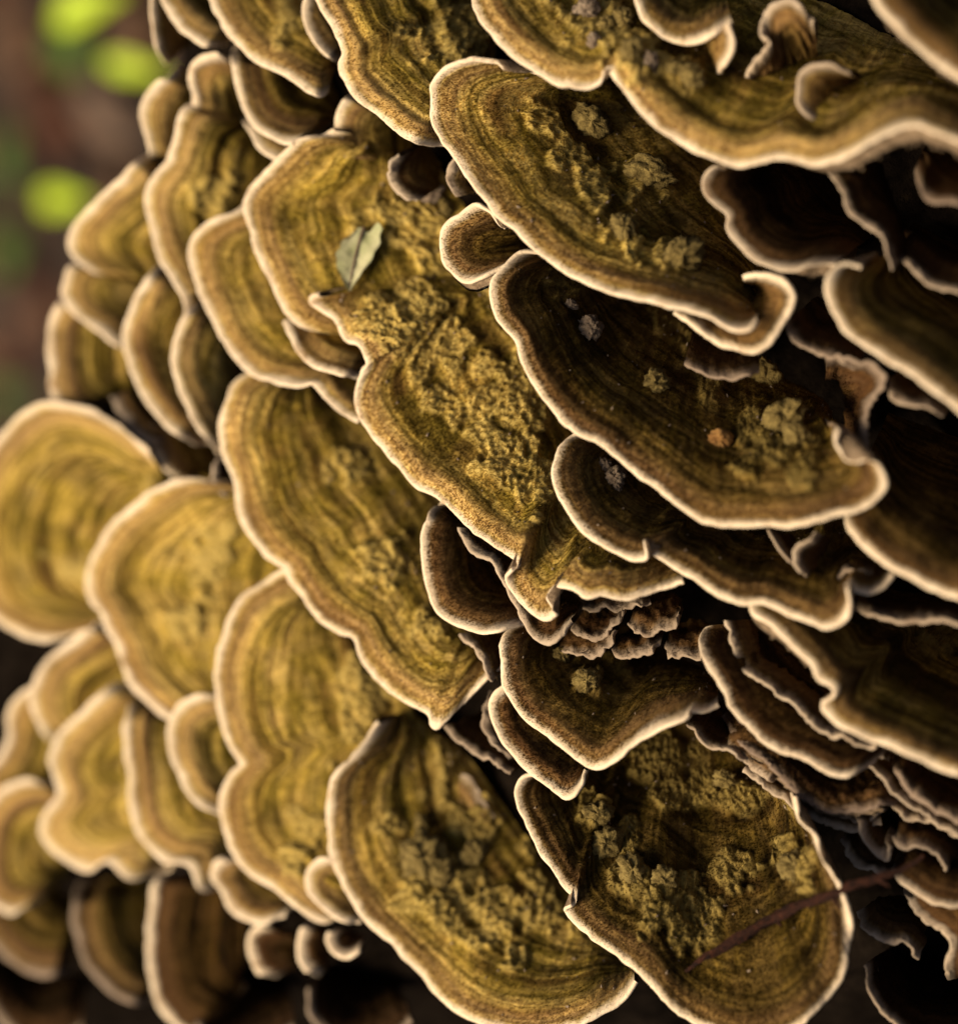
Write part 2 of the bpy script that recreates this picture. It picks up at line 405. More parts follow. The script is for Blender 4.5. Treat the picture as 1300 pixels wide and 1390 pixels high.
        if cnt > 10:
            ci = rs.choice(len(w), cnt, p=w / tot); i, j = np.divmod(ci, N - 1)
            fi, fj = rs.rand(cnt, 1), rs.rand(cnt, 1)
            def bil(a):
                a = a.reshape(a.shape[0], a.shape[1], -1)
                return (a[i, j] * (1 - fi) * (1 - fj) + a[i + 1, j] * fi * (1 - fj) + a[i, j + 1] * (1 - fi) * fj + a[i + 1, j + 1] * fi * fj)
            root_p = bil(P); n_ = bil(n0); d_ = bil(De)[:, 0]; s_ = bil(np.ascontiguousarray(Sg))[:, 0]; lu = bil(lump)[:, 0]
            out = P[np.minimum(i + 1, nt - 1), j] - P[i, j]; out /= np.maximum(np.linalg.norm(out, axis=1, keepdims=True), 1e-6)
            side = np.cross(n_, out)
            cl = fbm(root_p[:, 0] / 9, root_p[:, 1] / 9, seed + 30, 2); cl2 = fbm(root_p[:, 0] / 9, root_p[:, 1] / 9, seed + 31, 2)
            mg = d_ < W
            dr_ = out * np.where(mg, .5, .75)[:, None] + n_ * (np.where(mg, .6, .55) + cl * .9)[:, None] + side * (cl2 * 1.6 + rs.randn(cnt) * .28)[:, None] + rs.randn(cnt, 3) * .16
            dr_ /= np.linalg.norm(dr_, axis=1, keepdims=True)
            ln = np.where(mg, 2.6, 4.4 * (.6 + .8 * rs.rand(cnt))) * hl
            ln = np.where(lu > .2, 4.5 * hl, ln)
            sd = np.cross(dr_, np.array([0, 0, 1.0]) + rs.randn(cnt, 3) * .4); sd /= np.maximum(np.linalg.norm(sd, axis=1, keepdims=True), 1e-6)
            wd = np.where(mg, .6, .75)[:, None]
            a = root_p - sd * wd; b = root_p + sd * wd; c = root_p + dr_ * ln[:, None]
            V = world_pts(np.stack([a, b, c], 1).reshape(-1, 3)) - org
            F = np.arange(cnt * 3).reshape(-1, 3)
            UV = np.repeat(np.stack([s_ / 100 + COUNT[0] * 7.3, d_ / 100], -1), 3, 0)
            o = mesh('hair', V, F, 'zoned_hair', root, None, UV, {'rnd': np.stack([.25 * rs.rand(cnt), .25 * rs.rand(cnt), .35 + .65 * rs.rand(cnt)], -1).ravel(), 'lump': np.repeat(lu, 3)})
            o['tone'] = float(tone); o['seed'] = float(seed % 97) * .7; o['rim_tone'] = float(rim_tone); o['painted_shade'] = float(painted_shade); o['kind'] = 'stuff'
    return root
def on(key, x, y):
    P, n, root, h = SURF[key]
    k = np.argmin((P[..., 0] - x) ** 2 + (P[..., 1] - y) ** 2)
    return P.reshape(-1, 3)[k], n.reshape(-1, 3)[k], root
def nodule(key, x, y, r, mat='crumb_growth', sink=.2, name='nodule', petals=1.0, squash=.8):
    p, n, root = on(key, x, y)
    sd = int(x * 7 + y)
    a = np.linspace(0, math.pi, 17)[:, None]; b = np.linspace(0, 2 * math.pi, 33)[None, :]
    d = np.stack([np.sin(a) * np.cos(b), np.sin(a) * np.sin(b), np.cos(a) + 0 * b], -1)
    w1 = np.clip(1 - worley(d[..., 0] * 2.3 + d[..., 2] * 1.7 + sd, d[..., 1] * 2.3 - d[..., 2] * .9, sd), 0, 1)
    f = 1 + petals * (.55 * w1 - .3) + .3 * fbm(d[..., 0] * 11, d[..., 1] * 11 + d[..., 2] * 7, sd, 2) + .3 * petals * fbm(d[..., 0] * 5 + sd, d[..., 1] * 5 + d[..., 2] * 3, sd, 2)
    f[:, -1] = f[:, 0]
    q_ = np.random.RandomState(sd); Q = d * f[..., None] * r; Q[..., 0] *= q_.uniform(.75, 1.3); Q[..., 1] *= q_.uniform(.75, 1.2); Q[..., 2] *= squash
    ca_, sa_ = math.cos(sd), math.sin(sd); Q[..., 0], Q[..., 1] = Q[..., 0] * ca_ - Q[..., 1] * sa_, Q[..., 0] * sa_ + Q[..., 1] * ca_
    Q = np.stack([p[0] + Q[..., 0], p[1] + Q[..., 1], p[2] + Q[..., 2] + r * (.5 - sink)], -1)
    Wp = world_pts(Q) - np.array(root.location)
    o = mesh(name, Wp.reshape(-1, 3), grid_faces(17, 33, True), mat, root)
    return o

# ---------------------------------------------------------------- the trunk they grow on
def build_trunk():
    ys = np.arange(-900, 2300, 26.0)
    cols = []
    th = np.radians(np.arange(150, 0, -7.0))
    xb = np.interp(ys, [-900, 0, 200, 400, 550, 800, 1000, 1400, 2300], [480, 405, 385, 322, 245, 150, 60, -150, -400])
    rr = 150.0
    rowsX = np.concatenate([xb[:, None] - rr * np.sin(th)[None, :], xb[:, None] + np.cumsum(np.r_[0, np.full(110, 15.0), np.full(12, 120.0)])[None, :]], 1)
    Z0 = gz(xb, ys) - depth_at(xb) - 25
    xr = rowsX[:, len(th):]
    Zc = np.concatenate([Z0[:, None] - rr * 1.2 * (1 - np.cos(th))[None, :], gz(xr, ys[:, None]) - depth_at(xr) - 25 + .9 * np.maximum(xr - 1500, 0)], 1)  # unseen far right rises steeply, shaped to block sky light from that side
    Y = np.repeat(ys[:, None], rowsX.shape[1], 1)
    Zc = Zc + 60 * fbm(rowsX / 120, Y / 160, 3, 4) + 16 * fbm(rowsX / 30, Y / 90, 4, 2)
    below = smooth(1295, 1420, Y); Zc = Zc - 260 * below
    Wp = world_pts(np.stack([rowsX, Y, Zc], -1))
    c = Wp[60, 60]
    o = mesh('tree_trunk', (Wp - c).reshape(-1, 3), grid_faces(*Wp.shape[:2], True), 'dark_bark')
    o.location = c.tolist()
    o['label'] = 'dark rotting tree trunk that all the bracket fungi grow from'; o['category'] = 'tree trunk'
build_trunk()

# ---------------------------------------------------------------- the caps (rim traced from upper left to lower right, then the attachment)
# upper right
grow('T0', 'blurred cap cut by the top right corner, nearest to the camera', [(1150,-90),(1168,-40),(1182,-8),(1198,22),(1226,54),(1258,80),(1300,110),(1360,140),(1430,160)], [(1330,-160),(1400,-60),(1480,20)], off=30, skirt=[(0.1,.75,30)], tone=.25, res=7, hair=.05)
grow('T1', 'long broad cap sweeping from the top centre to the right edge', [(668,-110),(648,-60),(641,0),(647,20),(664,48),(688,70),(719,94),(754,114),(788,121),(809,109),(820,90),(831,104),(851,130),(885,168),(919,196),(954,214),(1002,228),(1044,217),(1071,218),(1106,228),(1144,214),(1189,190),(1238,171),(1265,180),(1300,194),(1380,225),(1450,250)],
     [(830,-160),(960,-70),(1090,-10),(1230,60),(1330,110),(1420,140)], off=25, res=4.5, skirt=[(.2,.27,14),(.63,1.1,30)], lumps=[(800,15,52),(870,70,45),(840,40,40),(930,100,30)], hair=.11, tone=.72, zadj=[(.27,.02,10)], delta=70.)
grow('C', 'small folded cap sitting on the long broad cap at the top', [(858,-50),(862,-10),(868,21),(881,38),(902,55),(926,62),(954,55),(976,41),(992,31)], [(900,-70),(950,-50),(985,-10)], off=-20, e0=20, e1=20, dep=200, hair=.1, tone=.5, T=10, W=14, res=4, wave=4)
for q in ((795,14,15),(822,34,12),(846,26,16),(858,66,14),(884,84,13),(915,92,12),(938,104,14),(806,52,9)): nodule('T1', *q, 'grey_crumb' if q[2] % 2 else 'crumb_growth', squash=.6)
r = SURF['C'][2]
grow('C2', '', [(990,30),(997,50),(996,70),(988,86),(978,101)], [(950,50),(956,75),(966,98)], off=-28, e0=0, e1=20, dep=90, hair=.08, tone=.3, T=9, W=9, res=4, parent=r, wave=3)
grow('D', 'greyish S-shaped frilly cap hanging at the top right', [(1098,28),(1088,4),(1066,-4),(1044,6),(1034,26),(1040,42),(1047,54),(1038,70),(1022,84),(1014,104)], [(1110,75),(1100,80),(1090,90),(1080,96),(1064,108),(1040,122)], off=-60, e0=20, e1=10, dep=150, tone=.1, T=10, W=13, res=4, rim_tone=.45, wave=5, rough=.5)
grow('E', 'small upright ear-shaped tan cap right of centre at the top', [(1146,98),(1122,88),(1099,90),(1085,100),(1078,121),(1080,145),(1096,159),(1106,170),(1110,188),(1126,198),(1150,192)], [(1176,110),(1170,130),(1172,150),(1180,176)], off=-40, e0=10, e1=10, dep=200, tone=.3, T=9, W=15, res=4, rim_tone=.4, wave=4)
grow('F', 'large tongue-shaped cap in the upper middle with a broad pale rim', [(745,112),(719,98),(678,86),(640,81),(616,87),(598,99),(585,116),(582,138),(586,166),(601,194),(624,230),(650,260),(674,294),(702,319),(736,349),(768,373),(806,391),(840,401),(885,411),(919,420),(954,430),(988,445),(1010,447),(1022,438)],
     [(790,108),(850,110),(910,150),(975,225),(1010,300),(1036,350),(1036,405)], off=20, res=3.6, e0=70, e1=10, W=15, T=9, lumps=[(735,160,30),(770,215,34),(810,260,34),(850,310,34),(900,355,26),(880,240,30)], hair=.2, tone=.72, delta=85.)
nodule('F', 803, 165, 27, 'crumb_growth', petals=.5)
nodule('F', 925, 348, 24); nodule('F', 882, 232, 26, squash=.6); nodule('F', 845, 308, 20, squash=.6)
grow('F2', 'brown curled-under cap beneath the tip of the large tongue-shaped cap', [(912,428),(935,442),(954,456),(984,472),(1016,481),(1040,476),(1058,452),(1074,422),(1077,398),(1060,378),(1030,373),(1008,376)], [(930,380),(975,400),(1000,405),(1020,400),(1022,392),(1010,388)], off=-28, e0=10, e1=10, dep=150, tone=.15, T=10, W=11, res=4, hair=.12, wave=5, rough=.3)
grow('G', 'dark shaded cap under the long broad cap at the right', [(1010,222),(985,222),(963,232),(954,248),(957,268),(970,282),(987,294),(986,313),(1000,336),(1030,356),(1065,367),(1099,360),(1130,360)], [(1080,170),(1110,190),(1150,230),(1190,280),(1200,310)], off=-30, e0=60, e1=20, dep=340, tone=.0, rim_tone=.6, res=5, hair=.05, W=15, skirt=[(.85,1.1,22)], lumpy=0, painted_shade=0.55)
grow('G1', 'thin dark hanging frill under the long cap near the right edge', [(1120,236),(1140,258),(1150,285),(1175,308),(1196,320),(1204,342),(1213,368)], [(1190,200),(1200,235),(1215,280),(1230,330)], off=-60, e0=10, e1=10, tone=.0, res=5, W=12, rim_tone=.3, rough=.5, dep=160, painted_shade=0.5)
grow('G0', 'dim brown lobe of fungus peeping below the long cap at the right edge', [(1238,236),(1246,256),(1262,276),(1282,278),(1310,282),(1360,300)], [(1260,180),(1300,180),(1380,200)], off=-60, tone=.0, rim_tone=.08, res=6, dep=260, delta=20., painted_shade=0.5)
grow('G3', 'dim cap edge at the right margin above the long blurred diagonal rim', [(1205,345),(1232,360),(1250,380),(1268,391),(1300,396),(1360,410)], [(1240,300),(1300,330),(1380,340)], off=-80, tone=.0, rim_tone=.3, res=6, dep=250, delta=20., rough=.4, painted_shade=0.5)
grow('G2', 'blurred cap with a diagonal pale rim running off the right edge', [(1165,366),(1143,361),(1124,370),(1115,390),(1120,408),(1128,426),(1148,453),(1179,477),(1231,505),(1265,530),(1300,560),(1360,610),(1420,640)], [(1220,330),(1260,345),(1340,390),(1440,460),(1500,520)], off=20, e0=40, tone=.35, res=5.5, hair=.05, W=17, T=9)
grow('H', 'widest cap in the middle right with a dark hollow and round nodules', [(742,352),(728,347),(708,346),(688,356),(671,374),(664,396),(670,422),(681,446),(700,468),(709,494),(724,525),(747,553),(771,581),(806,601),(842,630),(885,662),(919,688),(954,709),(1006,719),(1040,716),(1078,719),(1120,707),(1161,697),(1189,681),(1203,664),(1199,643),(1182,627),(1160,632),(1144,627),(1132,606),(1138,586)],
     [(765,335),(830,370),(900,420),(980,470),(1050,505),(1110,540),(1128,565)], off=15, e0=70, e1=20, res=3.6, W=14, T=9, lumps=[(1050,610,36),(1090,640,30),(1010,635,24),(960,440,30)], lumpy=.05, hair=.2, tone=.2)
nodule('H', 801, 447, 17, 'grey_crumb'); nodule('H', 892, 517, 21, 'crumb_growth'); nodule('H', 977, 597, 14, 'orange_crumb', petals=.6)
nodule('H', 1062, 570, 28, 'crumb_growth', squash=.5); nodule('H', 1040, 512, 22, squash=.5); nodule('H', 1082, 592, 18, squash=.5); nodule('H', 975, 480, 20, squash=.5); nodule('H', 776, 412, 8, 'grey_crumb')
grow('H2', 'ragged brown fold standing at the right end of the widest cap', [(1122,488),(1142,482),(1165,490),(1189,498),(1203,518),(1186,539),(1174,560),(1174,588),(1178,615)], [(1120,510),(1140,512),(1152,540),(1150,570),(1150,600)], off=-60, e0=10, e1=30, dep=260, delta=14., tone=.0, T=8, W=8, res=4, rim_tone=.12, wave=5, rough=.9, hair=.08, painted_shade=0.2)
grow('S1', 'little cup-shaped cap left of the widest cap, under the tongue-shaped cap', [(684,312),(672,300),(655,288),(640,281),(622,293),(602,308),(595,332),(598,354),(612,372),(629,381),(648,374),(665,368),(680,362)], [(720,300),(722,322),(715,345)], off=-25, e0=40, e1=20, dep=170, tone=.2, T=9, W=10, res=3.6, hair=.18, wave=4, skirt=[(.6,1.1,14)])
grow('I', 'olive cap with a notched rim just below the widest cap', [(800,589),(778,590),(761,601),(752,626),(750,650),(761,682),(788,717),(816,741),(844,757),(862,763),(874,757),(873,738),(882,748),(909,771),(937,781),(964,802),(999,820),(1037,820),(1071,837),(1103,851),(1123,856),(1144,847),(1152,823),(1146,797),(1162,806),(1180,808),(1195,800),(1210,781)],
     [(850,590),(900,620),(960,660),(1040,690),(1110,700),(1180,730),(1200,755)], off=0, e0=60, e1=50, res=3.8, W=11, T=9, hair=.17, tone=.2, lumpy=.1)
nodule('I', 833, 648, 15, 'grey_crumb'); nodule('I', 822, 632, 9, 'grey_crumb'); nodule('I', 838, 660, 8, 'grey_crumb')
grow('I3', 'thin curled grey frill under the widest cap, above the notched olive cap', [(1105,722),(1098,735),(1080,742),(1074,757),(1080,772),(1094,786)], [(1125,730),(1120,750),(1118,768)], off=-30, dep=120, tone=.0, rim_tone=.4, T=7, W=7, res=4, e0=10, e1=20, rough=.4)
grow('I4', 'thin straight frill edge left of the curled grey frill', [(1040,718),(1048,735),(1060,752),(1080,770)], [(1075,725),(1090,745),(1100,760)], off=-45, dep=120, tone=.0, rim_tone=.35, T=6, W=6, res=4, e0=10, e1=20)
grow('BF', 'dark broad cap at the right edge beside the widest cap', [(1146,690),(1144,712),(1161,737),(1189,761),(1231,786),(1265,802),(1300,816),(1370,836),(1440,850)], [(1205,560),(1290,590),(1380,620),(1460,660)], off=0, e0=60, tone=.1, res=5.5, W=14, T=9, hair=.05, painted_shade=0.35)
# left of centre, top
grow('X', 'narrow blurred cap edge at the very top left of the tiers', [(222,-60),(206,-20),(203,15),(205,38),(212,62),(226,88)], [(262,-40),(262,20),(262,60)], tone=.7, res=7, W=15)
grow('W', 'small blurred cap at the top, left of the narrow pointed cap', [(212,-40),(222,6),(236,33),(255,50),(280,63),(305,66)], [(290,-90),(325,-20),(335,30)], off=20, tone=.8, res=7, W=15)
grow('V', 'narrow pointed cap slanting down from the top edge', [(272,-60),(284,-5),(294,24),(308,48),(325,66),(346,87),(374,100),(408,121),(434,133),(446,127),(441,111)], [(380,-120),(430,-50),(470,10),(470,70)], off=20, tone=.65, res=4.5, hair=.08, e0=20, e1=60, lumps=[(390,30,28)])
grow('U', 'narrow dark-hollowed cap below the pointed cap at the top', [(318,60),(311,76),(318,111),(332,149),(346,174),(370,188),(394,193),(425,186)], [(420,60),(450,110),(470,150)], off=0, tone=.35, res=5, hair=.04)
grow('U2', 'blurred cap corner wedged under the narrow dark-hollowed cap', [(330,160),(340,180),(352,203),(370,216),(392,222)], [(390,150),(420,170),(430,190)], off=-40, tone=.6, res=6)
grow('T', 'short blurred cap with a rounded top beside the narrow caps', [(318,78),(298,72),(273,73),(256,87),(253,107),(262,135),(262,165)], [(350,110),(350,150),(340,180)], off=-10, tone=.8, res=6, hair=.03)
grow('S', 'tall blurred yellow cap with a wavy left edge in the upper left', [(296,140),(273,138),(253,142),(242,157),(238,187),(225,222),(208,242),(197,273),(201,301),(208,325),(216,350),(232,381),(248,405),(254,426),(243,448)], [(350,160),(370,220),(360,280),(350,330),(330,400)], off=0, tone=.78, res=5, hair=.04, lumps=[(290,260,30)])
grow('Q0', 'blurred cap edge behind the tall yellow cap in the upper left', [(240,90),(226,104),(198,125),(189,149),(194,177),(204,206),(205,225)], [(290,110),(290,160),(280,210)], off=-10, tone=.8, res=7)
grow('Q', 'rounded blurred cap left of the tall yellow cap', [(212,205),(194,210),(166,236),(138,263),(114,287),(98,311),(95,336),(106,353),(126,374),(142,388)], [(270,260),(260,310),(240,360),(220,390)], off=-5, tone=.78, res=6, lumpy=.1)
grow('PP', 'blurred cap under the rounded blurred cap at the far left', [(118,352),(100,354),(88,372),(83,398),(92,420),(116,438),(140,455),(165,474),(185,478)], [(220,380),(225,420),(220,450)], off=-10, tone=.7, res=6)
grow('R', 'long narrow blurred yellow cap beside the tall yellow cap, left', [(235,345),(212,360),(196,382),(180,410),(170,440),(168,468),(178,505),(196,545),(225,582),(262,603),(285,600)], [(290,390),(300,440),(300,500),(300,560)], off=0, tone=.78, res=5.5, hair=.03, W=15)
grow('R2', 'slender blurred cap between the long yellow cap and the zoned round caps', [(272,398),(254,420),(240,448),(234,480),(240,520),(255,560),(275,590),(294,618)], [(330,420),(350,480),(350,530),(340,590)], off=18, tone=.82, res=5.5, hair=.03, W=14)
grow('OO', 'blurred brown cap against the dark background at the left', [(95,390),(74,412),(65,440),(61,470),(66,500),(66,525),(78,550),(110,572)], [(200,440),(210,480),(200,530)], off=-20, tone=.55, res=6)
grow('O2', 'dim cap edge in the shade above the zoned round cap at left', [(205,560),(200,585),(210,615),(225,640),(240,655)], [(270,590),(290,620),(290,650)], off=-40, tone=.5, res=6)
grow('Y0', 'small tan cap edge beneath the slanting cap at top centre', [(425,-30),(413,5),(414,30),(424,55),(446,80),(462,90)], [(470,-20),(485,30),(490,60)], off=-30, tone=.6, res=5, hair=.04)
grow('Y', 'long slanting cap at top centre, left of the tongue-shaped cap', [(415,-70),(415,-20),(425,0),(439,21),(456,52),(463,76),(458,98),(473,128),(501,150),(529,173),(557,192),(581,199),(604,200)], [(600,-110),(650,-20),(670,50),(670,110)], off=15, tone=.7, res=4, hair=.1, e0=20, lumps=[(610,55,52),(600,20,30)], W=14, dome=20)
grow('Z', 'small blurred cap in the shade under the slanting cap', [(486,128),(470,132),(456,152),(453,180),(462,206),(480,226)], [(550,150),(560,185),(550,230)], off=-50, tone=.55, res=5.5, hair=.03)
# centre
grow('J0', 'bright zoned cap left of centre holding a faded leaf', [(452,178),(433,180),(408,184),(384,208),(360,232),(336,256),(330,284),(336,313),(344,347),(360,377),(374,408),(396,436),(416,450),(450,462)], [(520,190),(590,230),(640,300),(650,380),(620,440)], off=5, e0=40, e1=60, res=3.8, tone=.78, hair=.12, W=13, lumps=[(560,300,50),(600,350,40),(590,400,40)], lumpy=.05, dome=15)
nodule('J0', 560, 235, 19, 'crumb_growth', petals=.6); nodule('J0', 585, 262, 15, 'grey_crumb', petals=.6); nodule('J0', 606, 280, 13, 'crumb_growth')
DJ = dict(delta=115., dep=205)
grow('J', 'ragged central cap dusted with yellow crumbs, rim folded at the bottom', [(432,402),(418,408),(426,414),(446,430),(463,460),(484,471),(494,489),(497,500),(486,513),(479,536),(486,563),(501,588),(522,619),(546,646),(574,667),(601,685),(622,709),(646,730),(674,747),(696,760),(702,774),(691,788),(698,806),(716,826),(736,842),(749,837),(747,823),(741,808),(756,799),(775,802),(792,813),(816,809),(840,816),(871,809),(900,800),(925,790)],
     [(560,380),(640,370),(700,430),(750,510),(780,590),(820,640),(880,700),(930,750)], off=18, e0=25, e1=40, res=3.3, W=13, T=9, tone=.82, hair=.2,
     lumps=[(555,430,55),(600,470,42),(510,440,34),(640,560,44),(690,620,46),(740,660,36),(600,540,30),(770,650,26),(660,500,26),(565,500,26)], lumpy=.1, zadj=[(.62,.03,20)], **DJ)
grow('K', 'oval zoned cap left of the bright cap with the leaf', [(350,266),(332,273),(311,287),(284,301),(265,318),(258,343),(263,374),(273,405),(284,430),(304,470),(325,494),(349,511),(377,520),(401,524),(420,517),(432,530),(450,550),(468,562),(486,570)], [(430,280),(480,350),(510,420),(540,470),(560,520)], off=0, e0=40, e1=40, res=4.2, tone=.78, hair=.08, W=14)
grow('K2', 'small orange-tan cap under the fold of the bright cap', [(386,436),(392,458),(405,482),(426,496),(452,507),(484,514)], [(440,400),(490,430),(520,470)], off=12, e0=30, e1=30, dep=200, tone=.8, res=4.5, hair=.06, lumpy=0)
grow('L', 'large olive cap left of centre, its rim pointed at the bottom', [(352,500),(333,506),(311,523),(301,557),(296,591),(299,619),(312,645),(316,674),(325,709),(346,740),(370,764),(385,773),(391,792),(412,820),(433,846),(455,860),(475,868),(485,892),(508,919),(536,947),(563,964),(579,974),(582,986),(590,992),(608,981),(633,954),(654,926),(674,908)],
     [(430,500),(520,560),(590,650),(640,750),(680,830),(690,880)], off=8, e0=50, e1=50, res=3.8, tone=.72, hair=.13, W=14, T=9, lumps=[(520,760,40),(470,640,30),(580,850,26)], lumpy=.0, dome=18, delta=90.)
grow('AA', 'narrow dark cup cap under the ragged central cap', [(600,684),(588,683),(577,698),(571,723),(569,757),(574,792),(584,820),(605,841),(633,855),(660,859),(681,854),(705,846)], [(660,690),(700,740),(730,800),(730,830)], off=12, e0=50, e1=30, res=3.8, tone=.05, hair=.17, W=11, T=9, lumpy=0, dep=210)
grow('AB', 'drooping brown fold tucked behind the ragged central cap tip', [(622,715),(640,745),(664,757),(680,790),(700,820),(712,848),(728,868),(743,876),(758,868),(771,846)], [(690,720),(730,760),(760,790),(790,820)], off=-2, e0=10, e1=20, dep=150, res=3.8, tone=.0, rim_tone=.4, W=9, T=9, hair=.12, wave=5, rough=.4, lumpy=0)
grow('AB2', 'fuzzy grey-brown strand of fungus under the narrow dark cup cap', [(622,860),(640,875),(652,893),(662,912),(670,925)], [(660,850),(690,870),(700,895)], off=-20, dep=120, e0=10, e1=20, tone=.1, rim_tone=.4, W=8, T=8, res=4, rough=.6, hair=.1)
# frills in the shadowed middle
FR = [((757,880),(780,893),(810,892),(824,874),(830,858)), ((832,880),(846,895),(862,896),(882,890),(896,878)), ((775,850),(795,862),(818,860),(838,846),(846,836)), ((846,852),(868,866),(892,862),(912,850),(922,838)), ((900,880),(914,893),(936,896),(950,886),(958,872)), ((790,822),(812,832),(840,832),(862,826),(884,822))]
FL = ['purplish grey frill right of the drooping brown fold, lowest on its side', 'small purplish frill above the rounded cup cap in the shadowed middle', 'second tier of purplish frill above the lowest one on the left',
      'middle purplish frill in the dark pocket below the central cap', 'rightmost purplish frill in the dark pocket', 'topmost purplish frill tucked under the central cap rim']
for k, f in enumerate(FR):
    cx = sum(q[0] for q in f) / 5; cy = sum(q[1] for q in f) / 5
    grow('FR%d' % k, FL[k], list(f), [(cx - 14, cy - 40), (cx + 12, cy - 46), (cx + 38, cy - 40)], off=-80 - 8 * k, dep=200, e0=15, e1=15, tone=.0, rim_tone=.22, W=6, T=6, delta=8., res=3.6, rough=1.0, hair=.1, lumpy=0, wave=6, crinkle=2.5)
grow('AC', 'rounded dark cup cap below the centre with fuzzy brown zones', [(712,846),(696,851),(682,861),(676,881),(679,912),(688,943),(712,978),(747,1006),(781,1030),(809,1044),(833,1033),(851,1016),(873,1001),(897,987),(923,977),(933,966),(955,966),(973,958)], [(770,840),(840,850),(900,880),(960,910),(975,930)], off=10, e0=50, e1=40, res=3.3, tone=.2, hair=.2, W=12, T=9, lumpy=.1, lumps=[(797,925,22)])
nodule('AC', 797, 925, 20, 'crumb_growth'); nodule('AC', 760, 890, 11, 'crumb_growth')
grow('AD', 'thin crescent cap tucked under the rounded dark cup cap', [(700,926),(682,932),(667,942),(662,958),(671,985),(685,1013),(705,1040),(730,1058),(754,1075),(768,1084),(784,1070),(789,1048)], [(740,930),(780,980),(800,1010),(806,1030)], off=-10, e0=30, e1=20, dep=150, res=3.3, tone=.05, hair=.2, W=11, T=9, lumpy=0)
grow('AE', 'largest cap at the bottom right, dark olive with a twig across it', [(735,1062),(722,1055),(706,1057),(697,1074),(702,1097),(719,1130),(736,1165),(757,1196),(775,1216),(781,1228),(771,1236),(769,1243),(785,1262),(813,1283),(840,1300),(872,1330),(900,1362),(950,1396),(1010,1410),(1080,1396),(1125,1358),(1148,1325),(1156,1285),(1155,1255),(1147,1230),(1137,1206),(1120,1172),(1106,1141),(1086,1117),(1078,1088)],
     [(790,1030),(860,990),(930,980),(1000,990),(1040,1010),(1060,1050)], off=0, e0=40, e1=30, res=3.6, tone=.3, painted_shade=.65, hair=.15, W=14, T=9, lumps=[(860,1185,34),(900,1235,50),(960,1255,34),(810,1100,24),(1080,1180,34),(1000,1180,28),(850,1130,24)], lumpy=.05, dep=262)
nodule('AE', 823, 1145, 20); nodule('AE', 858, 1180, 22); nodule('AE', 812, 1105, 15); nodule('AE', 985, 1060, 16, 'crumb_growth', squash=.5)
nodule('AE', 1075, 1175, 24, squash=.5); nodule('AE', 900, 1195, 17, squash=.5)
grow('AF', 'big yellow-brown cap at the bottom centre with crumbly lumps', [(512,985),(492,1008),(470,1031),(453,1048),(446,1075),(442,1117),(446,1158),(456,1189),(477,1227),(501,1262),(529,1283),(543,1296),(566,1322),(600,1358),(650,1390),(710,1404),(780,1396),(830,1368),(860,1335)], [(560,960),(630,1020),(690,1100),(730,1160),(780,1210),(830,1260),(860,1300)], off=5, e0=50, e1=50, res=4, tone=.6, hair=.1, W=14, T=9, lumps=[(580,1170,32),(620,1235,50),(680,1255,50),(720,1235,40),(640,1120,36),(560,1210,30),(530,1110,22)], lumpy=.12, dep=240)
nodule('AF', 575, 1165, 28); nodule('AF', 600, 1190, 20, squash=.6); nodule('AF', 640, 1160, 18, squash=.6); nodule('AF', 572, 1118, 12)
r = SURF['AF'][2]
grow('AF2', '', [(600,1020),(608,1040),(622,1052),(638,1052),(650,1070),(660,1092),(672,1108)], [(590,1060),(600,1085),(625,1110),(650,1125)], off=float(on('AF', 640, 1062)[0][2] - gz(640, 1062)) + 15, e0=6, e1=6, dep=250 * float(gz(615, 1090) - on('AF', 610, 1090)[0][2] + 6) / float(depth_at(610)), delta=10., res=4, tone=.7, W=6, T=6, parent=r, rough=.4, rim_tone=.45, wave=4, hair=.1)
grow('AG', 'tall double-lobed zoned cap below the pointed olive cap', [(392,772),(374,777),(346,796),(325,813),(308,838),(297,868),(291,885),(287,914),(293,950),(298,988),(308,1016),(323,1037),(308,1052),(298,1085),(301,1120),(311,1155),(332,1186),(367,1206),(398,1234),(432,1257),(450,1253),(470,1238)], [(440,790),(500,850),(550,930),(560,1010),(545,1090),(530,1160),(520,1210)], off=5, e0=50, e1=50, res=4, tone=.65, hair=.07, W=14, T=9, lumps=[(420,1120,30),(400,1170,26)], lumpy=.25, dep=200, dome=20)
# lower left
grow('M', 'round zoned yellow cap left of the large olive cap', [(292,655),(273,647),(250,647),(228,653),(201,671),(166,698),(138,730),(121,764),(116,798),(122,821),(134,832),(142,856),(156,873),(166,902),(176,926),(195,950),(221,974),(245,982)], [(360,660),(400,730),(390,820),(360,890),(330,950)], off=5, e0=40, e1=30, res=4.6, tone=.7, hair=.04, W=15, lumpy=.1, lumps=[(290,770,34),(250,850,26)], dep=200, dome=15)
grow('N', 'large blurred round cap cut by the left edge of the picture', [(200,612),(165,578),(120,552),(76,545),(42,553),(8,578),(-25,620),(-45,690),(-45,760),(-28,820),(0,848),(30,864),(62,871),(95,866),(128,846)], [(230,660),(235,700),(225,740),(215,780),(200,820)], off=15, e0=30, e1=30, res=6, tone=.66, W=16, lumpy=.4, dep=190, dome=15)
grow('AK', 'blurred cap between the round yellow cap and the left edge', [(150,842),(132,850),(104,864),(80,881),(58,902),(42,937),(45,971),(56,999),(74,1016)], [(210,880),(210,930),(190,980)], off=-5, res=5.5, tone=.75, W=15, dep=200, lumpy=.1)
grow('AL', 'blurred cap edge cut off at the left side of the picture, lower half', [(66,922),(42,930),(20,948),(8,972),(8,998),(-2,1022),(-22,1050),(-35,1090)], [(110,950),(110,1010),(70,1070),(40,1110)], off=-15, res=6, tone=.65, W=15, dep=200)
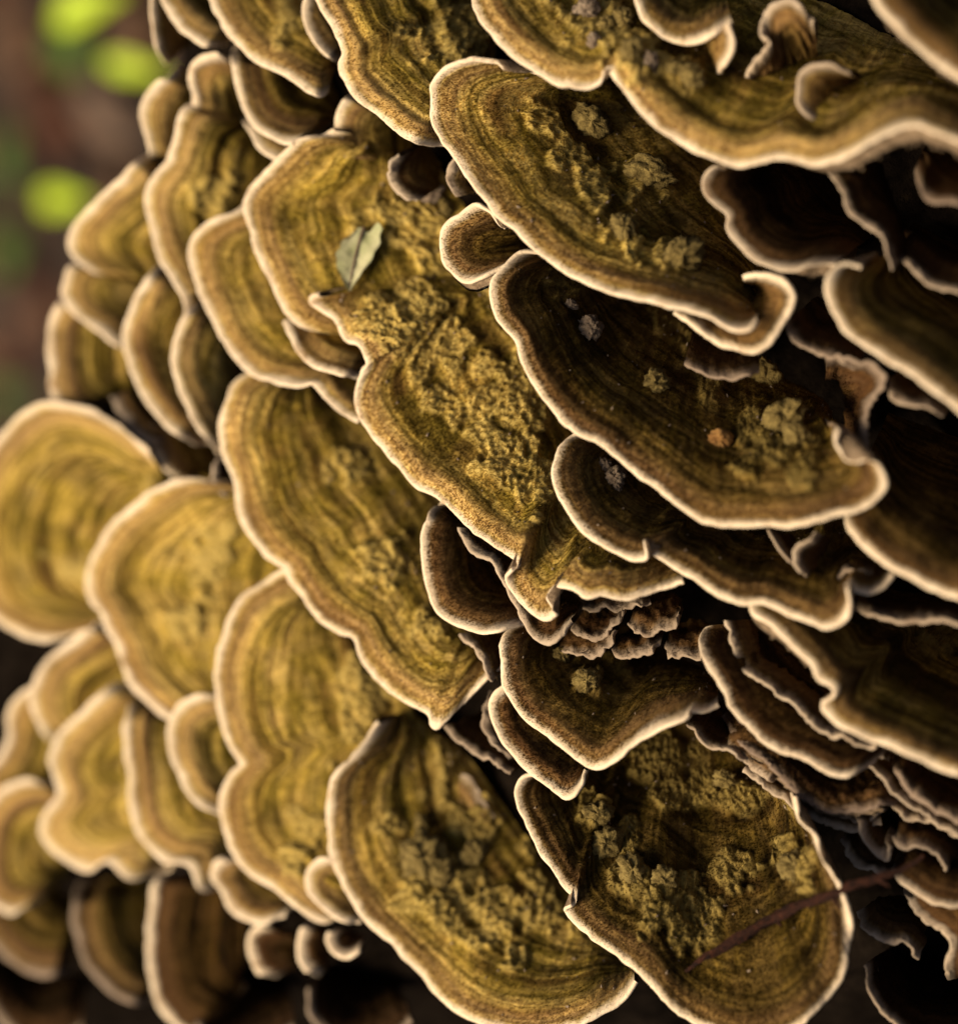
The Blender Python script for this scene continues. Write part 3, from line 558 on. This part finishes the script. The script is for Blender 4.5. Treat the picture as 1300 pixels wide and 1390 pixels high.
grow('AM', 'blurred hooked cap in the lower left corner', [(84,1078),(68,1064),(42,1057),(14,1065),(-12,1088),(-30,1130),(-32,1180),(-15,1222),(14,1240),(42,1231),(62,1208)], [(130,1100),(120,1130),(100,1160),(90,1190)], off=8, res=6, tone=.6, W=15, dep=190)
grow('AJ', 'wavy blurred cap with a green algae spot, lower left', [(196,918),(173,924),(145,933),(121,954),(97,978),(76,1006),(66,1033),(72,1061),(78,1083),(60,1106),(52,1127),(64,1151),(90,1172),(118,1180),(140,1170),(159,1185),(180,1196),(206,1193),(230,1182)], [(250,950),(260,1020),(260,1090),(255,1140)], off=0, res=5, tone=.8, W=15, dep=200, lumpy=.05)
grow('AI', 'tall narrow blurred cap left of the double-lobed cap', [(196,944),(180,947),(170,964),(166,1000),(173,1044),(176,1085),(183,1123),(201,1155),(221,1171),(252,1174),(264,1189),(271,1209),(287,1212),(300,1196)], [(260,950),(320,1020),(340,1080),(345,1150),(330,1180)], off=10, res=4.6, tone=.65, W=14, dep=200, hair=.04)
grow('AH', 'small half-round tan cap notched against the double-lobed cap', [(305,945),(284,943),(256,949),(235,965),(225,988),(230,1023),(242,1058),(266,1089),(292,1106),(312,1110)], [(350,960),(365,1010),(360,1060),(345,1095)], off=12, res=4.4, tone=.75, W=13, dep=200, hair=.05, e0=40, e1=40, lumpy=0)
grow('AN', 'small pale-rimmed lobe against the big yellow-brown cap at the bottom', [(462,1172),(446,1167),(429,1170),(415,1187),(419,1212),(436,1230),(453,1241),(472,1254),(486,1250)], [(500,1175),(520,1200),(520,1230)], off=8, dep=150, e0=30, e1=30, res=4, tone=.75, W=11, hair=.07, lumpy=0)
grow('AO', 'little wavy cap under the double-lobed cap', [(326,1170),(308,1168),(291,1172),(284,1189),(298,1210),(311,1234),(336,1248),(360,1254),(384,1241)], [(370,1160),(400,1180),(420,1210)], off=-10, dep=170, e0=30, e1=20, res=4.2, tone=.25, W=12, hair=.05, lumpy=0)
grow('AP', 'dark cap with a thin pale left rim at the bottom, lower left', [(240,1178),(222,1183),(205,1203),(201,1238),(200,1275),(203,1320),(215,1365),(245,1400),(290,1415)], [(310,1190),(330,1240),(330,1290),(330,1340)], off=-20, res=4.6, tone=.0, W=13, dep=170, hair=.04, lumpy=0, painted_shade=0.5)
grow('AQ', 'leftmost of three tiny dark cups at the bottom edge', [(372,1256),(357,1256),(340,1264),(334,1283),(338,1305),(352,1322),(372,1328)], [(410,1270),(415,1290),(410,1305)], off=-25, dep=140, res=4, tone=.0, W=9, T=8, hair=.05, lumpy=0, painted_shade=0.5)
grow('AR', 'middle one of three tiny dark cups at the bottom edge', [(424,1250),(411,1256),(402,1272),(402,1298),(412,1318),(432,1326)], [(450,1262),(456,1285),(450,1305)], off=-25, dep=140, res=4, tone=.0, W=9, T=8, hair=.05, lumpy=0, painted_shade=0.5)
grow('AS', 'rightmost of three tiny dark cups at the bottom edge', [(462,1257),(449,1262),(442,1276),(450,1293),(468,1299),(486,1293),(498,1280)], [(480,1262),(488,1270),(496,1268)], off=-20, dep=120, res=4, tone=.0, W=9, T=8, hair=.05, lumpy=0, painted_shade=0.5)
grow('AT', 'dim blurred cap in the shade at the bottom left, beside the dark cap', [(108,1196),(98,1220),(98,1260),(112,1305),(142,1345),(185,1366),(210,1360)], [(190,1190),(215,1240),(225,1290),(220,1330)], off=-20, res=6, tone=.35, W=12, dep=240, rim_tone=.15, lumpy=0, painted_shade=.5)
grow('AT2', 'dim blurred olive cap at the bottom left below the hooked cap', [(-30,1238),(-14,1280),(20,1312),(60,1326),(98,1322)], [(30,1190),(70,1200),(110,1240)], off=-20, res=6, tone=.35, W=12, dep=240, rim_tone=.12, lumpy=0, painted_shade=.5)
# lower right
grow('BB', 'dark stacked cap with a pale wavy lip, right of the rounded cup cap', [(956,850),(947,868),(952,892),(968,918),(982,938),(989,960),(1008,980),(1030,1002),(1058,1020),(1092,1033),(1120,1050),(1151,1055),(1177,1043),(1196,1028)], [(1030,840),(1090,880),(1150,930),(1210,970),(1225,1000)], off=-25, dep=150, res=4.2, tone=.0, W=10, T=10, hair=.12, lumpy=0, rough=.3, skirt=[(-.1,.4,16),(.4,1.1,8)], rim_tone=.75, painted_shade=0.5)
grow('BC', 'crumbly brown cap edge without pale rim below the wavy lip', [(975,975),(1006,1008),(1037,1034),(1058,1055),(1085,1082),(1120,1102),(1161,1100),(1200,1094),(1235,1086)], [(1050,920),(1110,960),(1180,990),(1240,1010)], off=-75, dep=230, delta=16., res=4, tone=.0, rim_tone=.03, W=10, T=9, hair=.12, rough=1.2, lumpy=0, skirt=[(-.1,1.1,14)], painted_shade=0.5)
grow('BC2', 'thin dim fuzzy edge at the upper end of the crumbly brown cap', [(978,1000),(990,1020),(1004,1033),(1024,1050),(1042,1062),(1060,1066)], [(1010,975),(1040,1000),(1070,1020)], off=-85, dep=80, res=4, tone=.0, rim_tone=.35, W=8, T=8, hair=.1, rough=.7, lumpy=0, painted_shade=0.5)
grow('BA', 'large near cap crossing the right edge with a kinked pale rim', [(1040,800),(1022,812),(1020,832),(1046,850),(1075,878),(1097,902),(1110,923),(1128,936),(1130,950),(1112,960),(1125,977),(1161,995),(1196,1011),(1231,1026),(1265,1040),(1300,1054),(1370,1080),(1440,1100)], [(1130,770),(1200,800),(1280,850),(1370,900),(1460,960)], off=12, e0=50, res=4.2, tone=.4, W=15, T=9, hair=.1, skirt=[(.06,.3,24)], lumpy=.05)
grow('BG', 'ragged greyish lip of fungus near the right edge below the dark broad cap', [(1150,822),(1172,832),(1196,838),(1224,846),(1260,842),(1310,849),(1360,860)], [(1170,790),(1230,800),(1300,810),(1370,820)], off=-60, dep=220, delta=14., res=5, tone=.0, rim_tone=.3, W=8, T=9, rough=.9, lumpy=0, painted_shade=0.5)
grow('BK', 'ragged brown underside frill below the large near cap at right', [(1205,1030),(1215,1050),(1238,1076),(1262,1094),(1290,1110),(1330,1130)], [(1250,1000),(1300,1030),(1360,1060)], off=-70, dep=220, delta=12., res=4.5, tone=.0, rim_tone=.08, W=8, T=14, rough=1.2, lumpy=0, hair=.05, painted_shade=0.5)
grow('BJ', 'hanging pointed grey fold right of the bottom right cap', [(1155,1100),(1163,1120),(1176,1145),(1190,1160),(1201,1172),(1204,1155),(1202,1132)], [(1200,1080),(1212,1090),(1220,1100),(1225,1110)], off=-90, dep=180, delta=12., res=4, tone=.0, rim_tone=.3, W=8, T=8, rough=.6, lumpy=0, painted_shade=0.5)
grow('BJ2', 'ragged dim frill between the hanging fold and the right edge', [(1206,1126),(1214,1146),(1226,1152),(1242,1150),(1262,1156),(1280,1175),(1290,1197)], [(1240,1090),(1270,1100),(1310,1130)], off=-80, dep=190, delta=12., res=4.5, tone=.0, rim_tone=.25, W=8, T=8, rough=.7, lumpy=0, painted_shade=0.5)
RG = [([(1130,1085),(1140,1106),(1158,1118),(1176,1112),(1190,1096)], 'shadowed ragged lip left of the hanging pointed grey fold'),
      ([(1215,1090),(1228,1110),(1248,1118),(1270,1122),(1300,1140),(1330,1150)], 'dim ragged frill at the right edge, under the brown underside frill'),
      ([(1140,1140),(1150,1162),(1168,1180),(1186,1186),(1204,1190)], 'dim fuzzy lobe behind the hanging fold, just above the twig'),
      ([(1160,1240),(1176,1262),(1200,1276),(1228,1280),(1250,1300)], 'dim dark frill below the twig end at the bottom right')]
for k, (f, lb) in enumerate(RG):
    cx, cy = f[2]
    grow('RG%d' % k, lb, f, [(cx - 5, cy - 60), (cx + 30, cy - 62), (cx + 62, cy - 40)], off=-110, dep=200, e0=15, e1=15, tone=.1, painted_shade=.3, rim_tone=.35, W=7, T=7, delta=12., res=4, rough=.9, lumpy=0, crinkle=2.0)
grow('BD', 'dim curved cap rim at the bottom right, above the twig end', [(1205,1178),(1217,1196),(1241,1213),(1265,1228),(1300,1234),(1350,1238)], [(1240,1140),(1280,1160),(1350,1170)], off=-60, dep=110, res=5, tone=.0, rim_tone=.5, W=11, T=9, lumpy=0, painted_shade=0.5)
grow('BE', 'ragged thin frill running down the bottom right corner', [(1225,1200),(1231,1220),(1243,1241),(1262,1254),(1282,1268),(1288,1284),(1280,1305),(1284,1330)], [(1270,1190),(1310,1230),(1340,1280),(1340,1320)], off=-95, dep=80, res=4.5, tone=.0, rim_tone=.45, W=9, T=8, rough=.7, lumpy=0, painted_shade=0.5)

FILL = [
 ('GA', 'dim olive lobe in the gap above the large blurred round cap', [(150,540),(158,562),(176,585),(196,600),(214,604)], [(215,520),(235,545),(245,575)], .3, .3),
 ('GB', 'dim lobe in the dark gap between the round zoned cap and the large olive cap', [(292,622),(288,640),(296,660),(310,672)], [(350,600),(350,630),(350,650)], .3, .4),
 ('GC', 'narrow dim cap edge just right of the pointed olive cap', [(662,935),(650,960),(655,985),(672,1010),(690,1030)], [(720,960),(740,1000),(745,1030)], .1, .25),
 ('GD', 'dim lobe filling the gap above the big yellow-brown bottom cap', [(604,984),(620,1004),(642,1020),(668,1030),(690,1050)], [(660,960),(700,990),(730,1020)], .2, .25),
 ('GF', 'dark cap edge in the gap left of the long blurred diagonal rim', [(1062,440),(1078,462),(1100,478),(1130,486),(1160,500)], [(1110,400),(1150,420),(1190,450)], .0, .2),
 ('GG', 'dark frilly lobe beside the ragged brown fold, right of the widest cap', [(1205,520),(1212,540),(1232,548),(1255,548),(1280,565)], [(1240,480),(1280,500),(1310,520)], .0, .25),
 ('GH', 'brown lobe in the hollow between the tongue-shaped cap and the slanting cap', [(640,200),(622,212),(606,226),(604,250),(618,268)], [(660,190),(680,220),(690,250)], .3, .3),
 ('GI', 'small tan lobe in the shade right of the cap with the leaf', [(540,214),(528,232),(530,252),(548,266),(566,270)], [(580,190),(600,220),(605,250)], .5, .5),
 ('GJ', 'dark zoned lobe beside the leaf scrap, half hidden by shade', [(512,310),(502,340),(508,372),(528,398),(560,410)], [(580,310),(610,340),(630,380)], .35, .1),
 ('GK', 'dim frill in the dark pocket right of the curled grey frill', [(1108,800),(1128,790),(1140,778),(1160,772),(1186,776)], [(1120,750),(1140,745),(1180,750)], .0, .25),
 ('GL', 'dark lobe under the brown curled-under cap', [(930,492),(950,505),(975,512),(1004,514),(1030,504)], [(940,450),(980,460),(1030,470)], .05, .1),
 ('GM', 'shadowed frill just above the largest bottom right cap', [(930,985),(948,1000),(962,1016),(985,1020),(1010,1034)], [(960,950),(990,960),(1030,990)], .0, .3)]
for key, lb, f, hg, tn, rt in FILL:
    grow(key, lb, f, hg, off=-100 if key == 'GJ' else -70 if f[0][0] > 350 else -25, dep=250, e0=15, e1=15, tone=tn, painted_shade=.5, rim_tone=rt, W=9, T=7, delta=22., res=4.2, rough=.5, crinkle=1.6, hair=.06)
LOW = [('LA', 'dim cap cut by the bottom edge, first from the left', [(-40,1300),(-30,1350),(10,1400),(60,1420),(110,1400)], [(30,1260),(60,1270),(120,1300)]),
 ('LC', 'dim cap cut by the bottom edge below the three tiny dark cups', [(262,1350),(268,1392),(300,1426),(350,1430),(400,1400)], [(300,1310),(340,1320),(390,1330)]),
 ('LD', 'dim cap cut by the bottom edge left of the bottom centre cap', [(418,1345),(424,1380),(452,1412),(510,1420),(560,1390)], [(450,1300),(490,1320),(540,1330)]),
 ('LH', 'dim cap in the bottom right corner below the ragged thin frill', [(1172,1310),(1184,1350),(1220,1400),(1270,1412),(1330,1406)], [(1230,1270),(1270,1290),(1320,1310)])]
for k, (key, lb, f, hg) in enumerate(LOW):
    grow(key, lb, f, hg, off=-70 if f[0][0] > 350 else -28, dep=420, e0=20, e1=20, tone=.0, rim_tone=.22, W=11, T=7, delta=18., painted_shade=.8, res=5, rough=.2, crinkle=1.6, hair=.04)

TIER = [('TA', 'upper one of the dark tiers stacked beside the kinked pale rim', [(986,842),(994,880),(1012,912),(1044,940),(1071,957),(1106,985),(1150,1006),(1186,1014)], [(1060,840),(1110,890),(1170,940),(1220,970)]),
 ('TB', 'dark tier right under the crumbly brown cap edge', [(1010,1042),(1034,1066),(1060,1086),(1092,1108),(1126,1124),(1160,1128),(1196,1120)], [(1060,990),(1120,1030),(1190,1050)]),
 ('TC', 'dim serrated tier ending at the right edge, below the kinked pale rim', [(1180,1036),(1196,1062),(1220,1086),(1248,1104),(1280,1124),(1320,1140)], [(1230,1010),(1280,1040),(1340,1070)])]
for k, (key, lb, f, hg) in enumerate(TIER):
    grow(key, lb, f, hg, off=[-48, -95, -85][k], dep=240, e0=15, e1=15, tone=.1, painted_shade=.1, rim_tone=[.5, .35, .35][k], W=9, T=7, delta=16., res=4, rough=.6, crinkle=1.6, hair=.08)

# ---------------------------------------------------------------- twig lying across the bottom right cap
def tube(P, rad, n=14, seed=0, rough=.18):
    P = np.asarray(P, float); t = np.gradient(P, axis=0); t /= np.linalg.norm(t, axis=1, keepdims=True)
    a = np.cross(t, [0, 0, 1.0]); a /= np.linalg.norm(a, axis=1, keepdims=True); b = np.cross(t, a)
    th = np.linspace(0, 2 * math.pi, n + 1)
    f = np.asarray(rad)[:, None] * (1 + rough * 2 * fbm(np.arange(len(P))[:, None] / 5 + 0 * th, np.sin(th)[None, :] * 2 + np.cos(th)[None, :] * 1.3 + 5, seed, 3))
    return P[:, None] + (a[:, None] * np.cos(th)[None, :, None] + b[:, None] * np.sin(th)[None, :, None]) * f[..., None]
def tube_mesh(nm, P, rad, mat, parent, org, seed=0, rough=.18):
    Q = tube(P, rad, 14, seed, rough); W_ = world_pts(Q) - org
    return mesh(nm, W_.reshape(-1, 3), grid_faces(*Q.shape[:2], True), mat, parent)
pz = max(on('AE', 960, 1290)[0][2], on('AE', 1050, 1245)[0][2]) + 12
tw = [(930,1318),(960,1298),(1010,1270),(1050,1247),(1100,1226),(1135,1212),(1165,1200),(1200,1187),(1232,1178),(1252,1160)]
TC, ts = catmull(tw, 5)
TZ = np.interp(TC[:, 0], [930, 960, 1050, 1150, 1252], [pz - 5, pz, on('AE', 1050, 1245)[0][2] + 22, on('AE', 1135, 1215)[0][2] + 24, on('AE', 1135, 1215)[0][2] + 20])
TP = np.stack([TC[:, 0] + 1.5 * fbm(ts / 40, ts * 0, 5), TC[:, 1] + 3 * fbm(ts / 28, ts * 0, 6), TZ], -1)
org = world_pts(TP[len(TP) // 2])
tr = thing('twig', 'thin reddish brown twig lying across the bottom right cap', 'twig', None, org.tolist())
tube_mesh('stem', TP, np.interp(TC[:, 0], [930, 1050, 1150, 1252], [3.5, 7, 6, 2.2]), 'twig_bark', tr, org, 3, .55)
for k, (i, dx, dy) in enumerate([(int(len(TP) * .62), 10, 14), (int(len(TP) * .8), 14, 9), (int(len(TP) * .4), 6, 9)]):
    p = TP[i]; st = np.array([p + np.array([dx, dy, 2]) * f for f in np.linspace(0, 1.3, 5)])
    tube_mesh('side_shoot', st, np.linspace(5, 1.5, 5), 'twig_bark', tr, org, k)

# ---------------------------------------------------------------- faded leaf scrap lying on the bright cap
def leaf_patch(name, mat, outline_fn, org, n=22, m=14, parent=None):
    u = np.linspace(0, 1, n)[:, None]; v = np.linspace(-1, 1, m)[None, :]
    P = outline_fn(u, v)
    W_ = world_pts(P); nn = norms(W_)
    o = mesh(name, np.concatenate([(W_ - org).reshape(-1, 3), (W_ - nn * .00015 - org).reshape(-1, 3)]), np.concatenate([grid_faces(n, m), grid_faces(n, m, True) + n * m]), mat, parent)
    return o
q0 = on('J0', 470, 300)[0]; q1 = on('J0', 478, 390)[0]
def scrap(u, v):
    w = np.interp(u, [0, .1, .3, .5, .75, 1], [20, 27, 29, 25, 13, 1]) * (1 + .05 * np.sin(u * 25))
    x = 484 + (474 - 484) * u + v * w + 10 * (1 - u) ** 2; y = 312 + 82 * u + (1 - u) * (-v * 5 + 5 * np.sin(v * 5))
    z = np.interp(u, [0, 1], [q0[2] + 15, q1[2] + 13]) + 5 * v ** 2 - 4 * np.sin(u * 3) + 2 * v + 5 * fbm(x / 18, y / 18, 3, 2)
    return np.stack([x, y, z], -1)
lo = world_pts(np.array([480, 345, q0[2]]))
lf = thing('leaf_scrap', 'faded green triangular leaf scrap lying on the bright zoned cap', 'leaf', None, lo.tolist())
leaf_patch('blade', 'faded_leaf', scrap, lo, parent=lf)
mv = np.array([[484 + 10 * (1 - t) ** 2 - 10 * t, 308 + 88 * t, float(scrap(np.array([[t]]), np.array([[0.0]]))[0, 0, 2]) + 1] for t in np.linspace(0, 1, 14)])
tube_mesh('midrib', mv, np.linspace(2.2, .8, 14), 'pale_leaf', lf, lo)

# ---------------------------------------------------------------- forest floor behind and below
GC = -1900.0       # the floor lies that far below the picture's centre, along gravity
def floor_hit(px, py, lift=0.0):
    d = np.array([px - 650, -(py - 695), -D]); o_ = np.array([0, 0, D])
    t = (GC + lift - o_ @ UP) / (d @ UP)
    return (o_ + d * t) * S                                     # camera frame, metres
def build_floor():
    n = 260
    t = np.linspace(-1, 1, n); w = np.sign(t) * (np.abs(t) ** 2.2) * 1.6
    c = R3 @ floor_hit(150, 300)
    X, Y = np.meshgrid(w + c[0], w + c[1])
    Z = c[2] + .010 * fbm(X * 22, Y * 22, 3, 4) + .004 * fbm(X * 120, Y * 120, 9, 2)
    P = np.stack([X, Y, Z], -1)
    o = mesh('ground', P.reshape(-1, 3), grid_faces(n, n), 'forest_soil'); o['kind'] = 'structure'
build_floor()
rnd = random.Random(5)
def floor_leaf(px, py, w, h, ang, mat, label, lift=60, group=None, tilt=.25):
    if mat == 'fresh_green_leaf': w, h, lift = w * 1.35, h * .72, 700
    c = R3 @ floor_hit(px, py, lift)
    sc_ = np.linalg.norm(floor_hit(px, py, lift) - np.array([0, 0, D * S])) / D      # metres per picture unit at that distance
    n, m = 16, 9
    u = np.linspace(0, 1, n)[:, None]; v = np.linspace(-1, 1, m)[None, :]
    wd = np.sin(np.pi * u ** .8) ** .8 * (1 + .08 * np.sin(u * 40)) * h / 2
    x = (u - .5) * w + 0 * v; y = wd * v
    z = .18 * h * v ** 2 * np.sin(np.pi * u) + .12 * w * np.sin(u * 3 + rnd.random()) + .06 * h * np.sin(v * 3 + u * 5)
    ca, sa = math.cos(ang), math.sin(ang)
    q = np.stack([x * ca - y * sa, x * sa + y * ca, z], -1) * sc_
    tx, ty = rnd.uniform(-tilt, tilt), rnd.uniform(-tilt, tilt)
    # the leaf tips a little towards the open side of the wood
    nn = UP + np.array([tx, ty, .2]); nn /= np.linalg.norm(nn)
    ax = np.cross(np.array([0, 1.0, 0]), nn); ax /= np.linalg.norm(ax); ay = np.cross(nn, ax)
    W_ = (q[..., :1] * ax + q[..., 1:2] * ay + q[..., 2:] * nn) @ R3.T
    nw = norms(W_)
    t = thing('leaf' if 'green' in mat else 'dead_leaf', label, 'leaf', group, c.tolist())
    mesh('blade', np.concatenate([W_.reshape(-1, 3), (W_ - nw * .0002).reshape(-1, 3)]), np.concatenate([grid_faces(n, m), grid_faces(n, m, True) + n * m]), mat, t)
    a = W_[:, m // 2]; rr = .00045
    T_ = np.stack([a + nw[:, m // 2] * rr + ay @ R3.T * rr * 0, a + nw[:, m // 2] * rr * 2.2, a + nw[:, m // 2] * rr * .2 + (ay @ R3.T) * rr * 1.5], 1)
    T_ = np.concatenate([T_, T_[:, :1]], 1)
    mesh('midrib', T_.reshape(-1, 3), grid_faces(n, 4), mat, t)
L_ = [(122, 12, 95, 62, .2, 'fresh_green_leaf', 'bright green out-of-focus leaf at the top edge'),
      (183, 92, 78, 40, -.25, 'fresh_green_leaf', 'yellow-green out-of-focus leaf between the top leaf and the fungi'),
      (90, 272, 88, 50, -.1, 'fresh_green_leaf', 'bright green oval out-of-focus leaf left of the fungi'),
      (100, 62, 90, 60, .8, 'dark_green_leaf', 'dark green leaf under the topmost bright leaf'),
      (20, 215, 90, 60, 1.2, 'dark_green_leaf', 'dark green blurred leaf at the left edge, upper part'),
      (15, 340, 90, 60, .4, 'dark_green_leaf', 'dark green blurred leaf at the left edge below the oval bright leaf'),
      (190, 40, 80, 60, 1.0, 'dry_leaf', 'reddish tan dry leaf between the two top green leaves'),
      (150, 155, 120, 55, -.8, 'pale_leaf', 'pinkish pale dry leaf pointing at the fungi'),
      (35, 60, 110, 70, .6, 'dry_leaf', 'brown dry leaf in the top left corner'),
      (30, 465, 70, 55, .5, 'red_leaf', 'dull red dead leaf at the left edge, mid height'),
      (20, 430, 50, 30, .2, 'pale_leaf', 'pale pinkish dead leaf above the dull red one'),
      (10, 535, 70, 40, .1, 'dark_green_leaf', 'olive green leaf at the left edge above the big round cap'),
      (60, 400, 60, 50, 2.0, 'red_leaf', 'dark red leaf just left of the blurred brown cap')]
for a in L_: floor_leaf(*a)
tp = [('dry_leaf', 'curled brown dead leaf on the dark forest floor'), ('red_leaf', 'reddish dead leaf on the dark forest floor')]
for k in range(34):
    x_, y_ = rnd.uniform(-60, 230), rnd.uniform(-60, 640)
    mt, lb = tp[k % 2]
    floor_leaf(x_, y_, rnd.uniform(50, 90), rnd.uniform(26, 46), rnd.uniform(0, 6.3), mt, lb, lift=rnd.uniform(5, 35), group='%s leaves littering the floor' % ('brown' if k % 2 == 0 else 'reddish'), tilt=.5)

# ---------------------------------------------------------------- fine litter caught on the caps (crumbs of bark, spores), uncountable
V_, F_ = [], []
for key, cnt in (('F', 60), ('H', 70), ('J', 60), ('T1', 50), ('L', 30), ('AE', 60), ('AF', 40), ('I', 30), ('AC', 25), ('J0', 25)):
    P, n0_, rt_, h_ = SURF[key]
    for _ in range(cnt):
        i = rnd.randrange(2, P.shape[0] - 6); j = rnd.randrange(3, P.shape[1] - 3)
        p = P[i, j] + n0_[i, j] * 1.2; r_ = rnd.uniform(.8, 2.4) ; el = rnd.uniform(1, 2.6)
        a_ = np.array([rnd.gauss(0, 1) for _ in range(3)]); a_ /= np.linalg.norm(a_); b_ = np.cross(a_, [0.3, 0.5, 0.8]); b_ /= np.linalg.norm(b_); c_ = np.cross(a_, b_)
        k0 = len(V_)
        V_ += [p + a_ * r_ * el, p - a_ * r_ * el, p + b_ * r_, p - b_ * r_, p + c_ * r_, p - c_ * r_]
        F_ += [[k0 + q for q in t] for t in ((0, 2, 4), (0, 4, 3), (0, 3, 5), (0, 5, 2), (1, 4, 2), (1, 3, 4), (1, 5, 3), (1, 2, 5))]
o = mesh('litter_crumbs', world_pts(np.array(V_)), F_, 'grey_crumb', smoothed=False); o['kind'] = 'stuff'; o['label'] = 'fine pale crumbs of litter caught on the caps'; o['category'] = 'litter'
